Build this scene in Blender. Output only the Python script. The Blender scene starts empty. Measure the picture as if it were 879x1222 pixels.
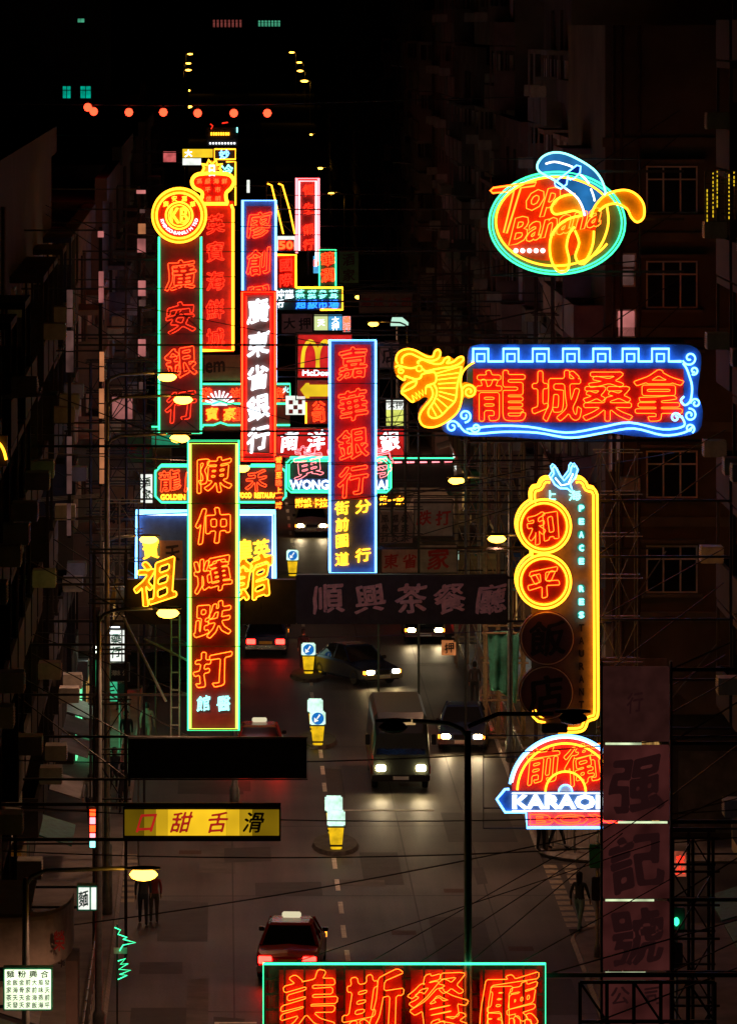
import bpy, bmesh, math, random
from math import radians, sin, cos, pi
from mathutils import Vector, Matrix
from mathutils.geometry import delaunay_2d_cdt
R = random.Random(7)
scene = bpy.context.scene
C = scene.collection

# ------------------------------------------------------------------ camera
# level long-lens camera looking down the street (+Y), lens shifted right and down
F, CX, YH, H = 6000.0, 265.0, 30.0, 26.0          # focal length and vanishing point on an 879 x 1222 frame, eye height
cam_d = bpy.data.cameras.new('camera')
cam_d.sensor_fit = 'VERTICAL'
cam_d.sensor_height = 36.0
cam_d.lens = F / 1222 * 36.0
cam_d.shift_x = (439.5 - CX) / 1222
cam_d.shift_y = -(611 - YH) / 1222
cam_d.clip_start = 1.0
cam_d.clip_end = 12000
cam = bpy.data.objects.new('camera', cam_d)
cam.location = (0, 0, H)
cam.rotation_euler = (radians(90), 0, 0)
C.objects.link(cam)
scene.camera = cam

# ------------------------------------------------------------------ night sky
world = bpy.data.worlds.new('World')
scene.world = world
world.use_nodes = True
nt = world.node_tree
nt.nodes.clear()
sky = nt.nodes.new('ShaderNodeTexSky')
sky.sky_type = 'NISHITA'
sky.sun_disc = False
sky.sun_elevation = radians(-9)
sky.sun_rotation = radians(200)
bg = nt.nodes.new('ShaderNodeBackground')
bg.inputs['Strength'].default_value = 0.05
wo = nt.nodes.new('ShaderNodeOutputWorld')
nt.links.new(sky.outputs[0], bg.inputs[0])
nt.links.new(bg.outputs[0], wo.inputs[0])

vs = scene.view_settings
vs.view_transform = 'Standard'
vs.look = 'None'
vs.exposure = 0.0
vs.gamma = 1.0
vs.use_curve_mapping = False
scene.cycles.use_denoising = True
scene.cycles.max_bounces = 3
scene.cycles.diffuse_bounces = 2
scene.cycles.sample_clamp_indirect = 4.0
scene.cycles.use_light_tree = True

# ------------------------------------------------------------------ materials
MATS = {}
def mat(name, rgb, rough=0.75, metal=0.0, var=0.3, scale=3.0, bump=0.0, spec=0.5):
    if name in MATS: return MATS[name]
    m = bpy.data.materials.new(name); m.use_nodes = True
    n = m.node_tree.nodes; l = m.node_tree.links
    b = n['Principled BSDF']
    tc = n.new('ShaderNodeTexCoord')
    no = n.new('ShaderNodeTexNoise'); no.inputs['Scale'].default_value = scale; no.inputs['Detail'].default_value = 6
    no.inputs['Roughness'].default_value = 0.65
    cr = n.new('ShaderNodeValToRGB')
    cr.color_ramp.elements[0].position = 0.3; cr.color_ramp.elements[1].position = 0.7
    cr.color_ramp.elements[0].color = [c * (1 - var) for c in rgb] + [1]
    cr.color_ramp.elements[1].color = [min(1, c * (1 + var)) for c in rgb] + [1]
    l.new(tc.outputs['Object'], no.inputs['Vector']); l.new(no.outputs['Fac'], cr.inputs[0])
    l.new(cr.outputs[0], b.inputs['Base Color'])
    b.inputs['Roughness'].default_value = rough
    b.inputs['Metallic'].default_value = metal
    b.inputs['Specular IOR Level'].default_value = spec
    if bump:
        bp = n.new('ShaderNodeBump'); bp.inputs['Strength'].default_value = bump; bp.inputs['Distance'].default_value = 0.03
        l.new(no.outputs['Fac'], bp.inputs['Height']); l.new(bp.outputs[0], b.inputs['Normal'])
    MATS[name] = m
    return m

def glow(name, rgb, k=1.0, var=0.0, scale=2.5):
    """emission for lamps, lit panels and painted-in glow, uneven where var is set"""
    if name in MATS: return MATS[name]
    m = bpy.data.materials.new(name); m.use_nodes = True
    n = m.node_tree.nodes; l = m.node_tree.links; n.clear()
    o = n.new('ShaderNodeOutputMaterial'); e = n.new('ShaderNodeEmission')
    tc = n.new('ShaderNodeTexCoord'); no = n.new('ShaderNodeTexNoise'); no.inputs['Scale'].default_value = scale
    mr = n.new('ShaderNodeMapRange')
    mr.inputs[1].default_value = 0.3; mr.inputs[2].default_value = 0.7
    mr.inputs[3].default_value = k * (1 - var); mr.inputs[4].default_value = k * (1 + var)
    l.new(tc.outputs['Object'], no.inputs['Vector']); l.new(no.outputs['Fac'], mr.inputs[0])
    e.inputs[0].default_value = list(rgb) + [1]; e.inputs[1].default_value = k
    if var: l.new(mr.outputs[0], e.inputs[1])
    l.new(e.outputs[0], o.inputs[0])
    MATS[name] = m
    return m

N_RED = glow('neon_red', (6.5, 0.26, 0.045))
N_REDD = glow('neon_tired_red', (3.2, 0.1, 0.03))
N_DRED = glow('neon_deep_red', (2.0, 0.05, 0.02))
N_ORANGE = glow('neon_orange', (8.0, 0.78, 0.05))
N_YEL = glow('neon_yellow', (5.5, 1.9, 0.07))
N_GREEN = glow('neon_green', (0.12, 2.6, 0.95))
N_LIME = glow('neon_lime', (1.6, 2.6, 0.22))
N_BLUE = glow('neon_blue', (0.7, 2.4, 6.0))
N_DBLUE = glow('neon_deep_blue', (0.06, 0.6, 2.8))
N_WHITE = glow('neon_white', (2.6, 2.8, 3.0))
N_PINK = glow('neon_pink', (3.6, 0.7, 0.8))
N_CYAN = glow('neon_cyan', (0.7, 2.6, 2.4))
B_RED = glow('lit_red_panel', (0.62, 0.018, 0.015), var=0.25)
B_YEL = glow('lit_yellow_panel', (0.95, 0.62, 0.02), var=0.3, scale=0.9)
B_WHITE = glow('lit_white_panel', (1.0, 1.05, 0.95), var=0.2)
B_GREEN = glow('lit_green_panel', (0.03, 0.45, 0.2), var=0.3)
B_BLUE = glow('lit_blue_panel', (0.08, 0.4, 0.75), var=0.3)
SODIUM = glow('sodium_lamp_glass', (10.0, 4.6, 0.42))
TUBEW = glow('fluorescent_tube', (0.6, 0.72, 0.42), var=0.7, scale=2.2)
REDLAMP = glow('red_lamp_glass', (5.0, 0.22, 0.08), var=0.05)
HEADL = glow('headlamp_glass', (60, 44, 20), var=0.03)
TAILL = glow('tail_lamp_glass', (30, 0.3, 0.2), var=0.05)
AMBER = glow('amber_lamp_glass', (5, 1.3, 0.1), var=0.05)
W_TEAL = glow('lit_teal_window', (0.0, 0.32, 0.22), var=0.4)
W_PINK = glow('lit_pink_window', (0.16, 0.035, 0.03), var=0.5)
W_WARM = glow('lit_warm_window', (0.34, 0.18, 0.05), var=0.7, scale=1.3)
W_GREEN = glow('lit_green_window', (0.05, 0.3, 0.17), var=0.4)

STEEL = mat('dark_painted_steel', (0.045, 0.04, 0.04), 0.5, 0.4, 0.4, 6)
RUST = mat('rusty_steel', (0.09, 0.05, 0.035), 0.8, 0.2, 0.5, 9)
GALV = mat('galvanised_steel', (0.32, 0.31, 0.29), 0.45, 0.7, 0.3, 5)
BOARD = mat('dark_sign_enamel', (0.26, 0.26, 0.32), 0.45, 0, 0.25, 3)
BOARDR = mat('red_sign_enamel', (0.72, 0.04, 0.03), 0.4, 0, 0.3, 3)
BOARDB = mat('blue_sign_enamel', (0.06, 0.16, 0.42), 0.4, 0, 0.3, 3)
BOARDK = mat('black_sign_enamel', (0.025, 0.022, 0.022), 0.5, 0, 0.5, 3)
BOARDY = mat('yellow_sign_enamel', (0.62, 0.42, 0.05), 0.4, 0, 0.3, 3)
BOARDG = mat('green_sign_enamel', (0.04, 0.28, 0.15), 0.4, 0, 0.3, 3)
BOARDO = mat('orange_sign_enamel', (0.6, 0.22, 0.04), 0.4, 0, 0.3, 3)
BOARDW = mat('white_sign_enamel', (0.7, 0.68, 0.62), 0.4, 0, 0.15, 3)
BROWNP = mat('unlit_brown_red_plastic', (0.26, 0.075, 0.06), 0.5, 0, 0.3, 2.2)
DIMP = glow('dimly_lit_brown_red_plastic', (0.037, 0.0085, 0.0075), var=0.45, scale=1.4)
REDP = glow('lit_red_lettering', (0.36, 0.012, 0.008), var=0.2)
INK = mat('dark_paint_lettering', (0.03, 0.012, 0.012), 0.6, 0, 0.3, 4)
INKR = mat('red_paint_lettering', (0.42, 0.02, 0.015), 0.6, 0, 0.3, 4)
DEADN = mat('unlit_neon_glass', (0.85, 0.5, 0.45), 0.3, 0, 0.3, 6)
CONC = [mat('stained_concrete_grey', (0.110, 0.094, 0.083), 0.9, 0, 0.45, 0.35, 0.3),
        mat('stained_concrete_buff', (0.143, 0.110, 0.083), 0.9, 0, 0.45, 0.3, 0.3),
        mat('painted_plaster_pink', (0.187, 0.121, 0.105), 0.85, 0, 0.4, 0.4, 0.2),
        mat('dirty_plaster_cream', (0.176, 0.149, 0.110), 0.85, 0, 0.45, 0.33, 0.2)]
BALC = [mat('balcony_paint_cream', (0.260, 0.223, 0.186), 0.8, 0, 0.35, 0.8),
        mat('balcony_paint_pink', (0.279, 0.180, 0.161), 0.8, 0, 0.35, 0.8),
        mat('balcony_paint_grey', (0.186, 0.174, 0.167), 0.8, 0, 0.4, 0.8)]
FRAMEW = mat('pale_window_frame', (0.78, 0.7, 0.66), 0.6, 0, 0.2, 2)
GLASS = mat('dark_window_glass', (0.015, 0.015, 0.02), 0.12, 0, 0.3, 2)
SHUT = mat('roller_shutter_metal', (0.2, 0.19, 0.18), 0.5, 0.5, 0.4, 2)
KERB = mat('kerb_granite', (0.3, 0.27, 0.24), 0.85, 0, 0.3, 6, 0.2)
ROADW = mat('worn_road_paint', (0.78, 0.72, 0.6), 0.8, 0, 0.45, 5)
ROADY = mat('worn_yellow_road_paint', (0.5, 0.36, 0.1), 0.8, 0, 0.45, 5)
RUBBER = mat('black_rubber', (0.02, 0.02, 0.02), 0.8, 0, 0.3, 5)
CHROME = mat('chrome_trim', (0.6, 0.6, 0.6), 0.2, 1.0, 0.1, 3)
TARP = mat('green_tarpaulin', (0.05, 0.28, 0.2), 0.6, 0, 0.35, 5, 0.4)
BAMBOO = mat('bamboo_pole', (0.3, 0.22, 0.12), 0.7, 0, 0.35, 8)
BOLY = mat('yellow_bollard_plastic', (0.75, 0.5, 0.02), 0.45, 0, 0.15, 5)

def road_material():
    m = bpy.data.materials.new('asphalt'); m.use_nodes = True
    n = m.node_tree.nodes; l = m.node_tree.links; b = n['Principled BSDF']
    tc = n.new('ShaderNodeTexCoord')
    big = n.new('ShaderNodeTexNoise'); big.inputs['Scale'].default_value = 0.22; big.inputs['Detail'].default_value = 8
    fine = n.new('ShaderNodeTexNoise'); fine.inputs['Scale'].default_value = 14; fine.inputs['Detail'].default_value = 4
    mp = n.new('ShaderNodeMapping'); mp.inputs['Scale'].default_value = (1.1, 0.05, 1)
    lane = n.new('ShaderNodeTexNoise'); lane.inputs['Scale'].default_value = 1.0; lane.inputs['Detail'].default_value = 4
    l.new(tc.outputs['Object'], big.inputs['Vector']); l.new(tc.outputs['Object'], fine.inputs['Vector'])
    l.new(tc.outputs['Object'], mp.inputs['Vector']); l.new(mp.outputs[0], lane.inputs['Vector'])
    a1 = n.new('ShaderNodeMath'); a1.operation = 'ADD'
    a2 = n.new('ShaderNodeMath'); a2.operation = 'ADD'
    l.new(big.outputs['Fac'], a1.inputs[0]); l.new(lane.outputs['Fac'], a1.inputs[1])
    s = n.new('ShaderNodeMath'); s.operation = 'MULTIPLY'; s.inputs[1].default_value = 0.5
    l.new(fine.outputs['Fac'], s.inputs[0]); l.new(a1.outputs[0], a2.inputs[0]); l.new(s.outputs[0], a2.inputs[1])
    cr = n.new('ShaderNodeValToRGB'); cr.color_ramp.elements[0].position = 0.5; cr.color_ramp.elements[1].position = 0.76
    d = n.new('ShaderNodeMath'); d.operation = 'MULTIPLY'; d.inputs[1].default_value = 0.5
    l.new(a2.outputs[0], d.inputs[0]); l.new(d.outputs[0], cr.inputs[0])
    cr.color_ramp.elements[0].color = (0.012, 0.011, 0.01, 1); cr.color_ramp.elements[1].color = (0.1, 0.086, 0.076, 1)
    l.new(cr.outputs[0], b.inputs['Base Color'])
    b.inputs['Roughness'].default_value = 0.55
    bp = n.new('ShaderNodeBump'); bp.inputs['Strength'].default_value = 0.5; bp.inputs['Distance'].default_value = 0.01
    l.new(fine.outputs['Fac'], bp.inputs['Height']); l.new(bp.outputs[0], b.inputs['Normal'])
    return m
ASPHALT = road_material()
PATCH = mat('asphalt_patch', (0.04, 0.037, 0.035), 0.7, 0, 0.35, 1.5, 0.2)
PAVE = mat('pavement_concrete', (0.19, 0.165, 0.145), 0.85, 0, 0.35, 0.8, 0.2)
GROUND = mat('dark_earth', (0.04, 0.037, 0.033), 0.95, 0, 0.3, 0.1)

# ------------------------------------------------------------------ mesh helpers
def P(px, py, s):
    """point of the street seen at photo pixel (px, py) where one metre spans s pixels"""
    return Vector(((px - CX) / s, F / s, H - (py - YH) / s))

def mesh(name, verts, faces, material):
    m = bpy.data.meshes.new(name)
    m.from_pydata(verts, [], faces)
    m.materials.append(material)
    return m

def obj(name, me, parent=None, loc=None, rot=None):
    o = bpy.data.objects.new(name, me); C.objects.link(o)
    if parent is not None: o.parent = parent
    if loc is not None: o.location = loc
    if rot is not None: o.rotation_euler = rot
    return o

def tag(o, label, cat, group=None):
    o['label'] = label; o['category'] = cat
    if group: o['group'] = group
    return o

def thing(name, label, cat, loc, rotz=0, group=None):
    o = obj(name, None, None, loc, (0, 0, rotz))
    return tag(o, label, cat, group)

class MB:
    """collects boxes, tubes and prisms into one mesh"""
    def __init__(self): self.v = []; self.f = []
    def add(self, v, f):
        k = len(self.v); self.v += [tuple(a) for a in v]; self.f += [tuple(i + k for i in q) for q in f]; return self
    def box(self, x0, y0, z0, x1, y1, z1):
        return self.add([(x0, y0, z0), (x1, y0, z0), (x1, y1, z0), (x0, y1, z0), (x0, y0, z1), (x1, y0, z1), (x1, y1, z1), (x0, y1, z1)],
                        [(0, 3, 2, 1), (4, 5, 6, 7), (0, 1, 5, 4), (1, 2, 6, 5), (2, 3, 7, 6), (3, 0, 4, 7)])
    def bar(self, a, b, r, n=5, r2=None):
        a = Vector(a); b = Vector(b); d = (b - a)
        if d.length < 1e-6: return self
        d.normalize(); up = Vector((0, 0, 1)) if abs(d.z) < 0.9 else Vector((1, 0, 0))
        u = d.cross(up).normalized(); w = d.cross(u); r2 = r if r2 is None else r2
        v = []
        for p, rr in ((a, r), (b, r2)):
            for i in range(n):
                t = 2 * pi * i / n + pi / n
                v.append(p + (u * cos(t) + w * sin(t)) * rr)
        f = [(i, (i + 1) % n, n + (i + 1) % n, n + i) for i in range(n)] + [tuple(range(n))[::-1], tuple(range(n, 2 * n))]
        return self.add(v, f)
    def path(self, pts, r, n=6, closed=False):
        """round tube through 3-D points"""
        pts = [Vector(p) for p in pts]; m = len(pts); v = []; f = []
        for i, p in enumerate(pts):
            a = pts[(i - 1) % m] if (closed or i) else p; b = pts[(i + 1) % m] if (closed or i < m - 1) else p
            d = (b - a)
            d = d.normalized() if d.length > 1e-9 else Vector((1, 0, 0))
            up = Vector((0, 1, 0)) if abs(d.y) < 0.9 else Vector((1, 0, 0))
            u = d.cross(up).normalized(); w = d.cross(u)
            for k in range(n):
                t = 2 * pi * k / n
                v.append(p + (u * cos(t) + w * sin(t)) * r)
        for i in range(m if closed else m - 1):
            j = (i + 1) % m
            for k in range(n):
                f.append((i * n + k, i * n + (k + 1) % n, j * n + (k + 1) % n, j * n + k))
        if not closed: f += [tuple(range(n))[::-1], tuple(range((m - 1) * n, m * n))]
        return self.add(v, f)
    def prism(self, pts, y0, y1):
        """polygon in XZ extruded along Y"""
        n = len(pts)
        v = [(x, y0, z) for x, z in pts] + [(x, y1, z) for x, z in pts]
        f = [(i, (i + 1) % n, n + (i + 1) % n, n + i) for i in range(n)]
        f += [tuple(range(n))[::-1], tuple(range(n, 2 * n))]
        return self.add(v, f)
    def lathe(self, prof, n=16, c=(0, 0)):
        k = len(prof); v = []
        for r, z in prof:
            for i in range(n): v.append((c[0] + r * cos(2 * pi * i / n), c[1] + r * sin(2 * pi * i / n), z))
        f = []
        for a in range(k - 1):
            for i in range(n): f.append((a * n + i, a * n + (i + 1) % n, (a + 1) * n + (i + 1) % n, (a + 1) * n + i))
        f += [tuple(range(n))[::-1], tuple(range((k - 1) * n, k * n))]
        return self.add(v, f)
    def me(self, name, material, smooth=False, bevel=0):
        m = mesh(name, self.v, self.f, material)
        if bevel:
            bm = bmesh.new(); bm.from_mesh(m)
            bmesh.ops.remove_doubles(bm, verts=bm.verts, dist=1e-5)
            bmesh.ops.bevel(bm, geom=[e for e in bm.edges if e.calc_face_angle(0) > 0.4], offset=bevel, segments=2, affect='EDGES', clamp_overlap=True)
            bm.to_mesh(m); bm.free()
        if smooth:
            for p in m.polygons: p.use_smooth = True
        return m
    def obj(self, name, material, parent=None, loc=None, rot=None, smooth=False, bevel=0):
        return obj(name, self.me(name, material, smooth, bevel), parent, loc, rot)

def smooth_path(pts, closed=False, n=5):
    """Catmull-Rom curve through 2-D points"""
    m = len(pts); out = []
    for i in range(m if closed else m - 1):
        p0 = pts[(i - 1) % m] if closed or i else pts[0]
        p1 = pts[i]; p2 = pts[(i + 1) % m]
        p3 = pts[(i + 2) % m] if closed or i + 2 < m else pts[-1]
        for k in range(n):
            t = k / n
            out.append(tuple(0.5 * ((2 * b) + (-a + c) * t + (2 * a - 5 * b + 4 * c - d) * t * t + (-a + 3 * b - 3 * c + d) * t ** 3)
                             for a, b, c, d in zip(p0, p1, p2, p3)))
    if not closed: out.append(pts[-1])
    return out

def arc(cx, cy, r, a0, a1, n=24, ry=None):
    ry = r if ry is None else ry
    return [(cx + r * cos(radians(a0 + (a1 - a0) * i / n)), cy - ry * sin(radians(a0 + (a1 - a0) * i / n))) for i in range(n + 1)]

def spiral(cx, cy, r0, r1, a0, turns, n=18):
    return [(cx + (r0 + (r1 - r0) * i / n) * cos(radians(a0 + 360 * turns * i / n)), cy - (r0 + (r1 - r0) * i / n) * sin(radians(a0 + 360 * turns * i / n))) for i in range(n + 1)]

# ------------------------------------------------------------------ lettering: outlines of the built-in font
WORDS = ['KARAOKE', 'BOX', 'GOLDEN', 'FOOD  RESTAURANT', 'WONG CHUN HAI', "McDonald's", 'Salem', 'Top', 'Banana', 'T', 'op', 'BAR', 'KB']
HAN = set('美斯餐廳强記號前衛和平上海龍城桑拿順興茶餐廳陳仲輝跌打醫館嘉華銀行街前圍道分行廣安銀行英寶海鮮城高級平市信明廖創興廣東省銀行恒生銀行國際神龍燕窩參茸超級市場華潤'
          '南洋商業銀行黃珠海龍鳳嘉禾營業至晚上一時附設卡拉寶豪英皇寶祖館天華口甜舌滑合興粉麵榮第一家風濕針灸跌打骨傷妙冷飯店酒家火祥發大押藥行海味公司金日')
LATIN = set('ABCDEFGHIJKLMNOPQRSTUVWXYZ50')
OUT = {}
def load_outlines():
    obs = []
    for body in list(HAN) + list(LATIN) + WORDS:
        if body in OUT: continue
        OUT[body] = None
        cu = bpy.data.curves.new('lettering_source', 'FONT'); cu.body = body; cu.fill_mode = 'NONE'; cu.resolution_u = 2
        o = bpy.data.objects.new('lettering_source', cu); C.objects.link(o); obs.append((body, o))
    bpy.context.view_layer.update()
    dg = bpy.context.evaluated_depsgraph_get()
    for body, o in obs:
        me = bpy.data.meshes.new_from_object(o.evaluated_get(dg))
        nxt = {}
        for e in me.edges:
            a, b = e.vertices; nxt.setdefault(a, []).append(b); nxt.setdefault(b, []).append(a)
        loops = []; seen = set()
        for st in range(len(me.vertices)):
            if st in seen or st not in nxt: continue
            lp = [st]; seen.add(st); cur = st
            while True:
                c = [q for q in nxt[cur] if q not in seen]
                if not c: break
                # follow index order so the winding stays as drawn
                cur = cur + 1 if cur + 1 in c else c[0]
                lp.append(cur); seen.add(cur)
            pts = [(me.vertices[i].co.x, me.vertices[i].co.y) for i in lp]
            cl = [pts[0]]
            for q in pts[1:]:
                if math.hypot(q[0] - cl[-1][0], q[1] - cl[-1][1]) > 0.012: cl.append(q)
            if len(cl) > 2: loops.append(cl)
        OUT[body] = loops
        bpy.data.meshes.remove(me)
        cu = o.data; bpy.data.objects.remove(o); bpy.data.curves.remove(cu)
load_outlines()

def area(lp):
    return 0.5 * sum(lp[i - 1][0] * lp[i][1] - lp[i][0] * lp[i - 1][1] for i in range(len(lp)))

ITAL = [0.0]
def outline(body, bold=0.02, lean=0.07, brush=0.5):
    """outlines of one character in em units round (0, 0), thickened and given a hand-painted slope and swell"""
    loops = OUT[body]
    sg = 1 if sum(area(l) for l in loops) > 0 else -1
    rr = random.Random(body); ph = rr.uniform(0, 6)
    out = []
    for lp in loops:
        n = len(lp); new = []
        for i in range(n):
            x0, y0 = lp[i - 1]; x1, y1 = lp[i]; x2, y2 = lp[(i + 1) % n]
            d1 = Vector((x1 - x0, y1 - y0)); d2 = Vector((x2 - x1, y2 - y1))
            n1 = Vector((d1.y, -d1.x)); n2 = Vector((d2.y, -d2.x))
            if n1.length: n1.normalize()
            if n2.length: n2.normalize()
            nn = n1 + n2
            if nn.length < 1e-4: nn = n1
            nn.normalize(); k = 1 / max(0.6, nn.dot(n1))
            # strokes running down the page are painted heavier than cross strokes
            b = bold + brush * (0.02 * (abs(nn.x) - 0.42) + 0.007 * sin(11 * x1 + 7 * y1 + ph))
            new.append((x1 + nn.x * b * k * sg, y1 + nn.y * b * k * sg))
        if area(new) * area(lp) <= 0 or abs(area(new)) < 0.00035: continue
        n = len(new); ch = []
        for i in range(n):                      # bent glass has no sharp corners
            p, q = new[i], new[(i + 1) % n]
            L = math.hypot(q[0] - p[0], q[1] - p[1]); t = 0.25 if L < 0.12 else 0.03 / L
            for tt in (t, 1 - t):
                w = (p[0] + (q[0] - p[0]) * tt, p[1] + (q[1] - p[1]) * tt)
                if not ch or math.hypot(w[0] - ch[-1][0], w[1] - ch[-1][1]) > 0.014: ch.append(w)
        if len(ch) > 3: out.append(ch)
    res = []
    for lp in out:
        q = []
        for x, y in lp:
            u = x - 0.5; w = y - 0.38
            q.append((u + 0.035 * brush * sin(6 * w + ph) + ITAL[0] * w, w + (lean + 0.05 * brush) * u + 0.03 * brush * sin(5.5 * u + ph * 2)))
        res.append(q)
    return res

def ring(loops, r, y, n=5):
    mb = MB()
    for lp in loops: mb.path([(x, y, z) for x, z in lp], r, n, True)
    return mb

def filled(loops, y0, y1):
    """solid raised letters: front faces from the outlines, sides between y0 (front) and y1"""
    vs_, es = [], []
    for lp in loops:
        k = len(vs_); n = len(lp); vs_ += [Vector(p) for p in lp]; es.append(list(range(k, k + n)))
    r = delaunay_2d_cdt(vs_, [], es, 2, 1e-5)
    v2, f2 = r[0], r[2]
    mb = MB()
    fl = []
    for f in f2:
        pts = [v2[i] for i in f]
        fl.append(tuple(f) if area(pts) > 0 else tuple(f)[::-1])
    mb.add([(p.x, y0, p.y) for p in v2], fl)
    for lp in loops:
        n = len(lp)
        mb.add([(x, y0, z) for x, z in lp] + [(x, y1, z) for x, z in lp], [(i, (i + 1) % n, n + (i + 1) % n, n + i) for i in range(n)])
    return mb

# ------------------------------------------------------------------ sign helper: photo pixels on one upright plane
XL, XR = -5.6, 13.4          # faces of the buildings left and right of the street
class Sign:
    def __init__(self, name, label, s, cx, by, group=None, cat='sign'):
        self.s, self.cx, self.by = s, cx, by
        self.root = thing(name, label, cat, P(cx, by, s), 0, group)
    def q(self, px, py): return ((px - self.cx) / self.s, (self.by - py) / self.s)
    def panel(self, name, x0, y0, x1, y1, m, ya=0.0, yb=0.3, bevel=0.0):
        a = self.q(x0, y1); b = self.q(x1, y0)
        return MB().box(a[0], ya, a[1], b[0], yb, b[1]).obj(name, m, self.root, bevel=bevel)
    def shape(self, name, pts, m, ya=0.0, yb=0.3):
        return MB().prism([self.q(*p) for p in pts], ya, yb).obj(name, m, self.root)
    def tube(self, name, pts, m, r=1.3, closed=False, y=-0.1, n=6, parent=None):
        return MB().path([(self.q(*p)[0], y, self.q(*p)[1]) for p in pts], r / self.s, n, closed).obj(name, m, parent or self.root, smooth=True)
    def frame(self, x0, y0, x1, y1, m, r=1.3, y=-0.1, name='border_tube', cut=0):
        if cut:
            pts = [(x0 + cut, y0), (x1 - cut, y0), (x1, y0 + cut), (x1, y1 - cut), (x1 - cut, y1), (x0 + cut, y1), (x0, y1 - cut), (x0, y0 + cut)]
        else:
            pts = [(x0, y0), (x1, y0), (x1, y1), (x0, y1)]
        return self.tube(name, pts, m, r, True, y)
    def loops(self, body, cx, cy, w, h, bold, lean, brush):
        ax, az = self.q(cx, cy)
        return [[(ax + x * w / self.s, az + z * h / self.s) for x, z in lp] for lp in outline(body, bold, lean, brush)]
    def neon(self, body, cx, cy, w, h, m, r=0.9, bold=0.02, lean=0.08, brush=0.6, y=-0.1, name='neon_character', n=5):
        return ring(self.loops(body, cx, cy, w, h, bold * 0.5, lean, brush), r * 0.52 / self.s, y, n).obj(name, m, self.root, smooth=True)
    def solid(self, body, cx, cy, w, h, m, bold=0.03, lean=0.08, brush=0.6, y=-0.06, d=0.05, name='raised_character'):
        return filled(self.loops(body, cx, cy, w, h, bold * 0.45, lean, brush), y, y + d).obj(name, m, self.root)
    def word(self, body, x0, y0, x1, y1, m, bold=0.02, tube=0, y=-0.06, d=0.05, name='lettering', slope=0.0, lean=0.0):
        """a line of Latin letters fitted into the box; slope climbs to the right, lean slants the letters"""
        lp = OUT[body]; sg = 1 if sum(area(l) for l in lp) > 0 else -1
        xs = [p[0] for l in lp for p in l]; ys = [p[1] for l in lp for p in l]
        a, b, c, e = min(xs), max(xs), min(ys), max(ys)
        out = []
        for l in lp:
            n = len(l); new = []
            for i in range(n):
                d1 = Vector(l[i]) - Vector(l[i - 1]); d2 = Vector(l[(i + 1) % n]) - Vector(l[i])
                nn = Vector((d1.y, -d1.x)).normalized() + Vector((d2.y, -d2.x)).normalized()
                nn = nn.normalized() if nn.length > 1e-5 else Vector((0, 0))
                new.append((l[i][0] + nn.x * bold * sg, l[i][1] + nn.y * bold * sg))
            if area(new) * area(l) > 0: out.append(new)
        res = []
        for l in out:
            res.append([self.q(x0 + (px - a) / (b - a) * (x1 - x0) + lean * (py - c) / (e - c) * (y1 - y0),
                               y1 - (py - c) / (e - c) * (y1 - y0) - slope * (px - a) / (b - a)) for px, py in l])
        if tube: return ring(res, tube / self.s, y).obj(name, m, self.root, smooth=True)
        return filled(res, y, y + d).obj(name, m, self.root)
    def arms(self, side, rows, r=0.045, stay=True, xe=None, y=0.15):
        r *= 0.6
        """steel arms from the sign back to the house front, with a sloping stay wire"""
        X0 = self.root.location.x
        xf = (XL if side < 0 else XR) - X0 + side * 0.4
        for k, py in enumerate(rows):
            z = self.q(0, py)[1]
            xs = self.q(xe if xe is not None else self.cx, 0)[0]
            MB().box(min(xs, xf), y - r, z - r, max(xs, xf), y + r, z + r).obj('support_arm', STEEL, self.root)
            if stay:
                MB().bar((xs, y, z), (xf, y + 1.5, z + 1.8 + 0.7 * (k % 2)), 0.018, 4).obj('stay_wire', STEEL, self.root)
    def both_sides(self, t=0.35, only=('neon_', 'lit_')):  # unseen back tubes, added to throw light on the house fronts beyond
        """mirrored copies of tubes and letters on the back, added to light the fronts beyond"""
        for o in list(self.root.children):
            if o.type == 'MESH' and o.data.materials[0].name.startswith(only):
                k = o.copy(); C.objects.link(k); k.scale = (1, -1, 1); k.location = (0, t, 0)
    def lattice(self, x0, y0, x1, y1, nx, ny, m=None, y=0.12, r=0.03, diag=True):
        """welded steel grid behind the sign"""
        mb = MB()
        for i in range(nx + 1):
            x = x0 + (x1 - x0) * i / nx; a = self.q(x, y0); b = self.q(x, y1); mb.bar((a[0], y, a[1]), (b[0], y, b[1]), r, 4)
        for j in range(ny + 1):
            yy = y0 + (y1 - y0) * j / ny; a = self.q(x0, yy); b = self.q(x1, yy); mb.bar((a[0], y + 0.003, a[1]), (b[0], y + 0.003, b[1]), r, 4)
        if diag:
            for i in range(nx):
                for j in range(ny):
                    if (i + j) % 2: continue
                    a = self.q(x0 + (x1 - x0) * i / nx, y0 + (y1 - y0) * j / ny); b = self.q(x0 + (x1 - x0) * (i + 1) / nx, y0 + (y1 - y0) * (j + 1) / ny)
                    mb.bar((a[0], y + 0.05, a[1]), (b[0], y + 0.05, b[1]), r * 0.7, 4)
        return mb.obj('lattice_frame', m or STEEL, self.root)

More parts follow.
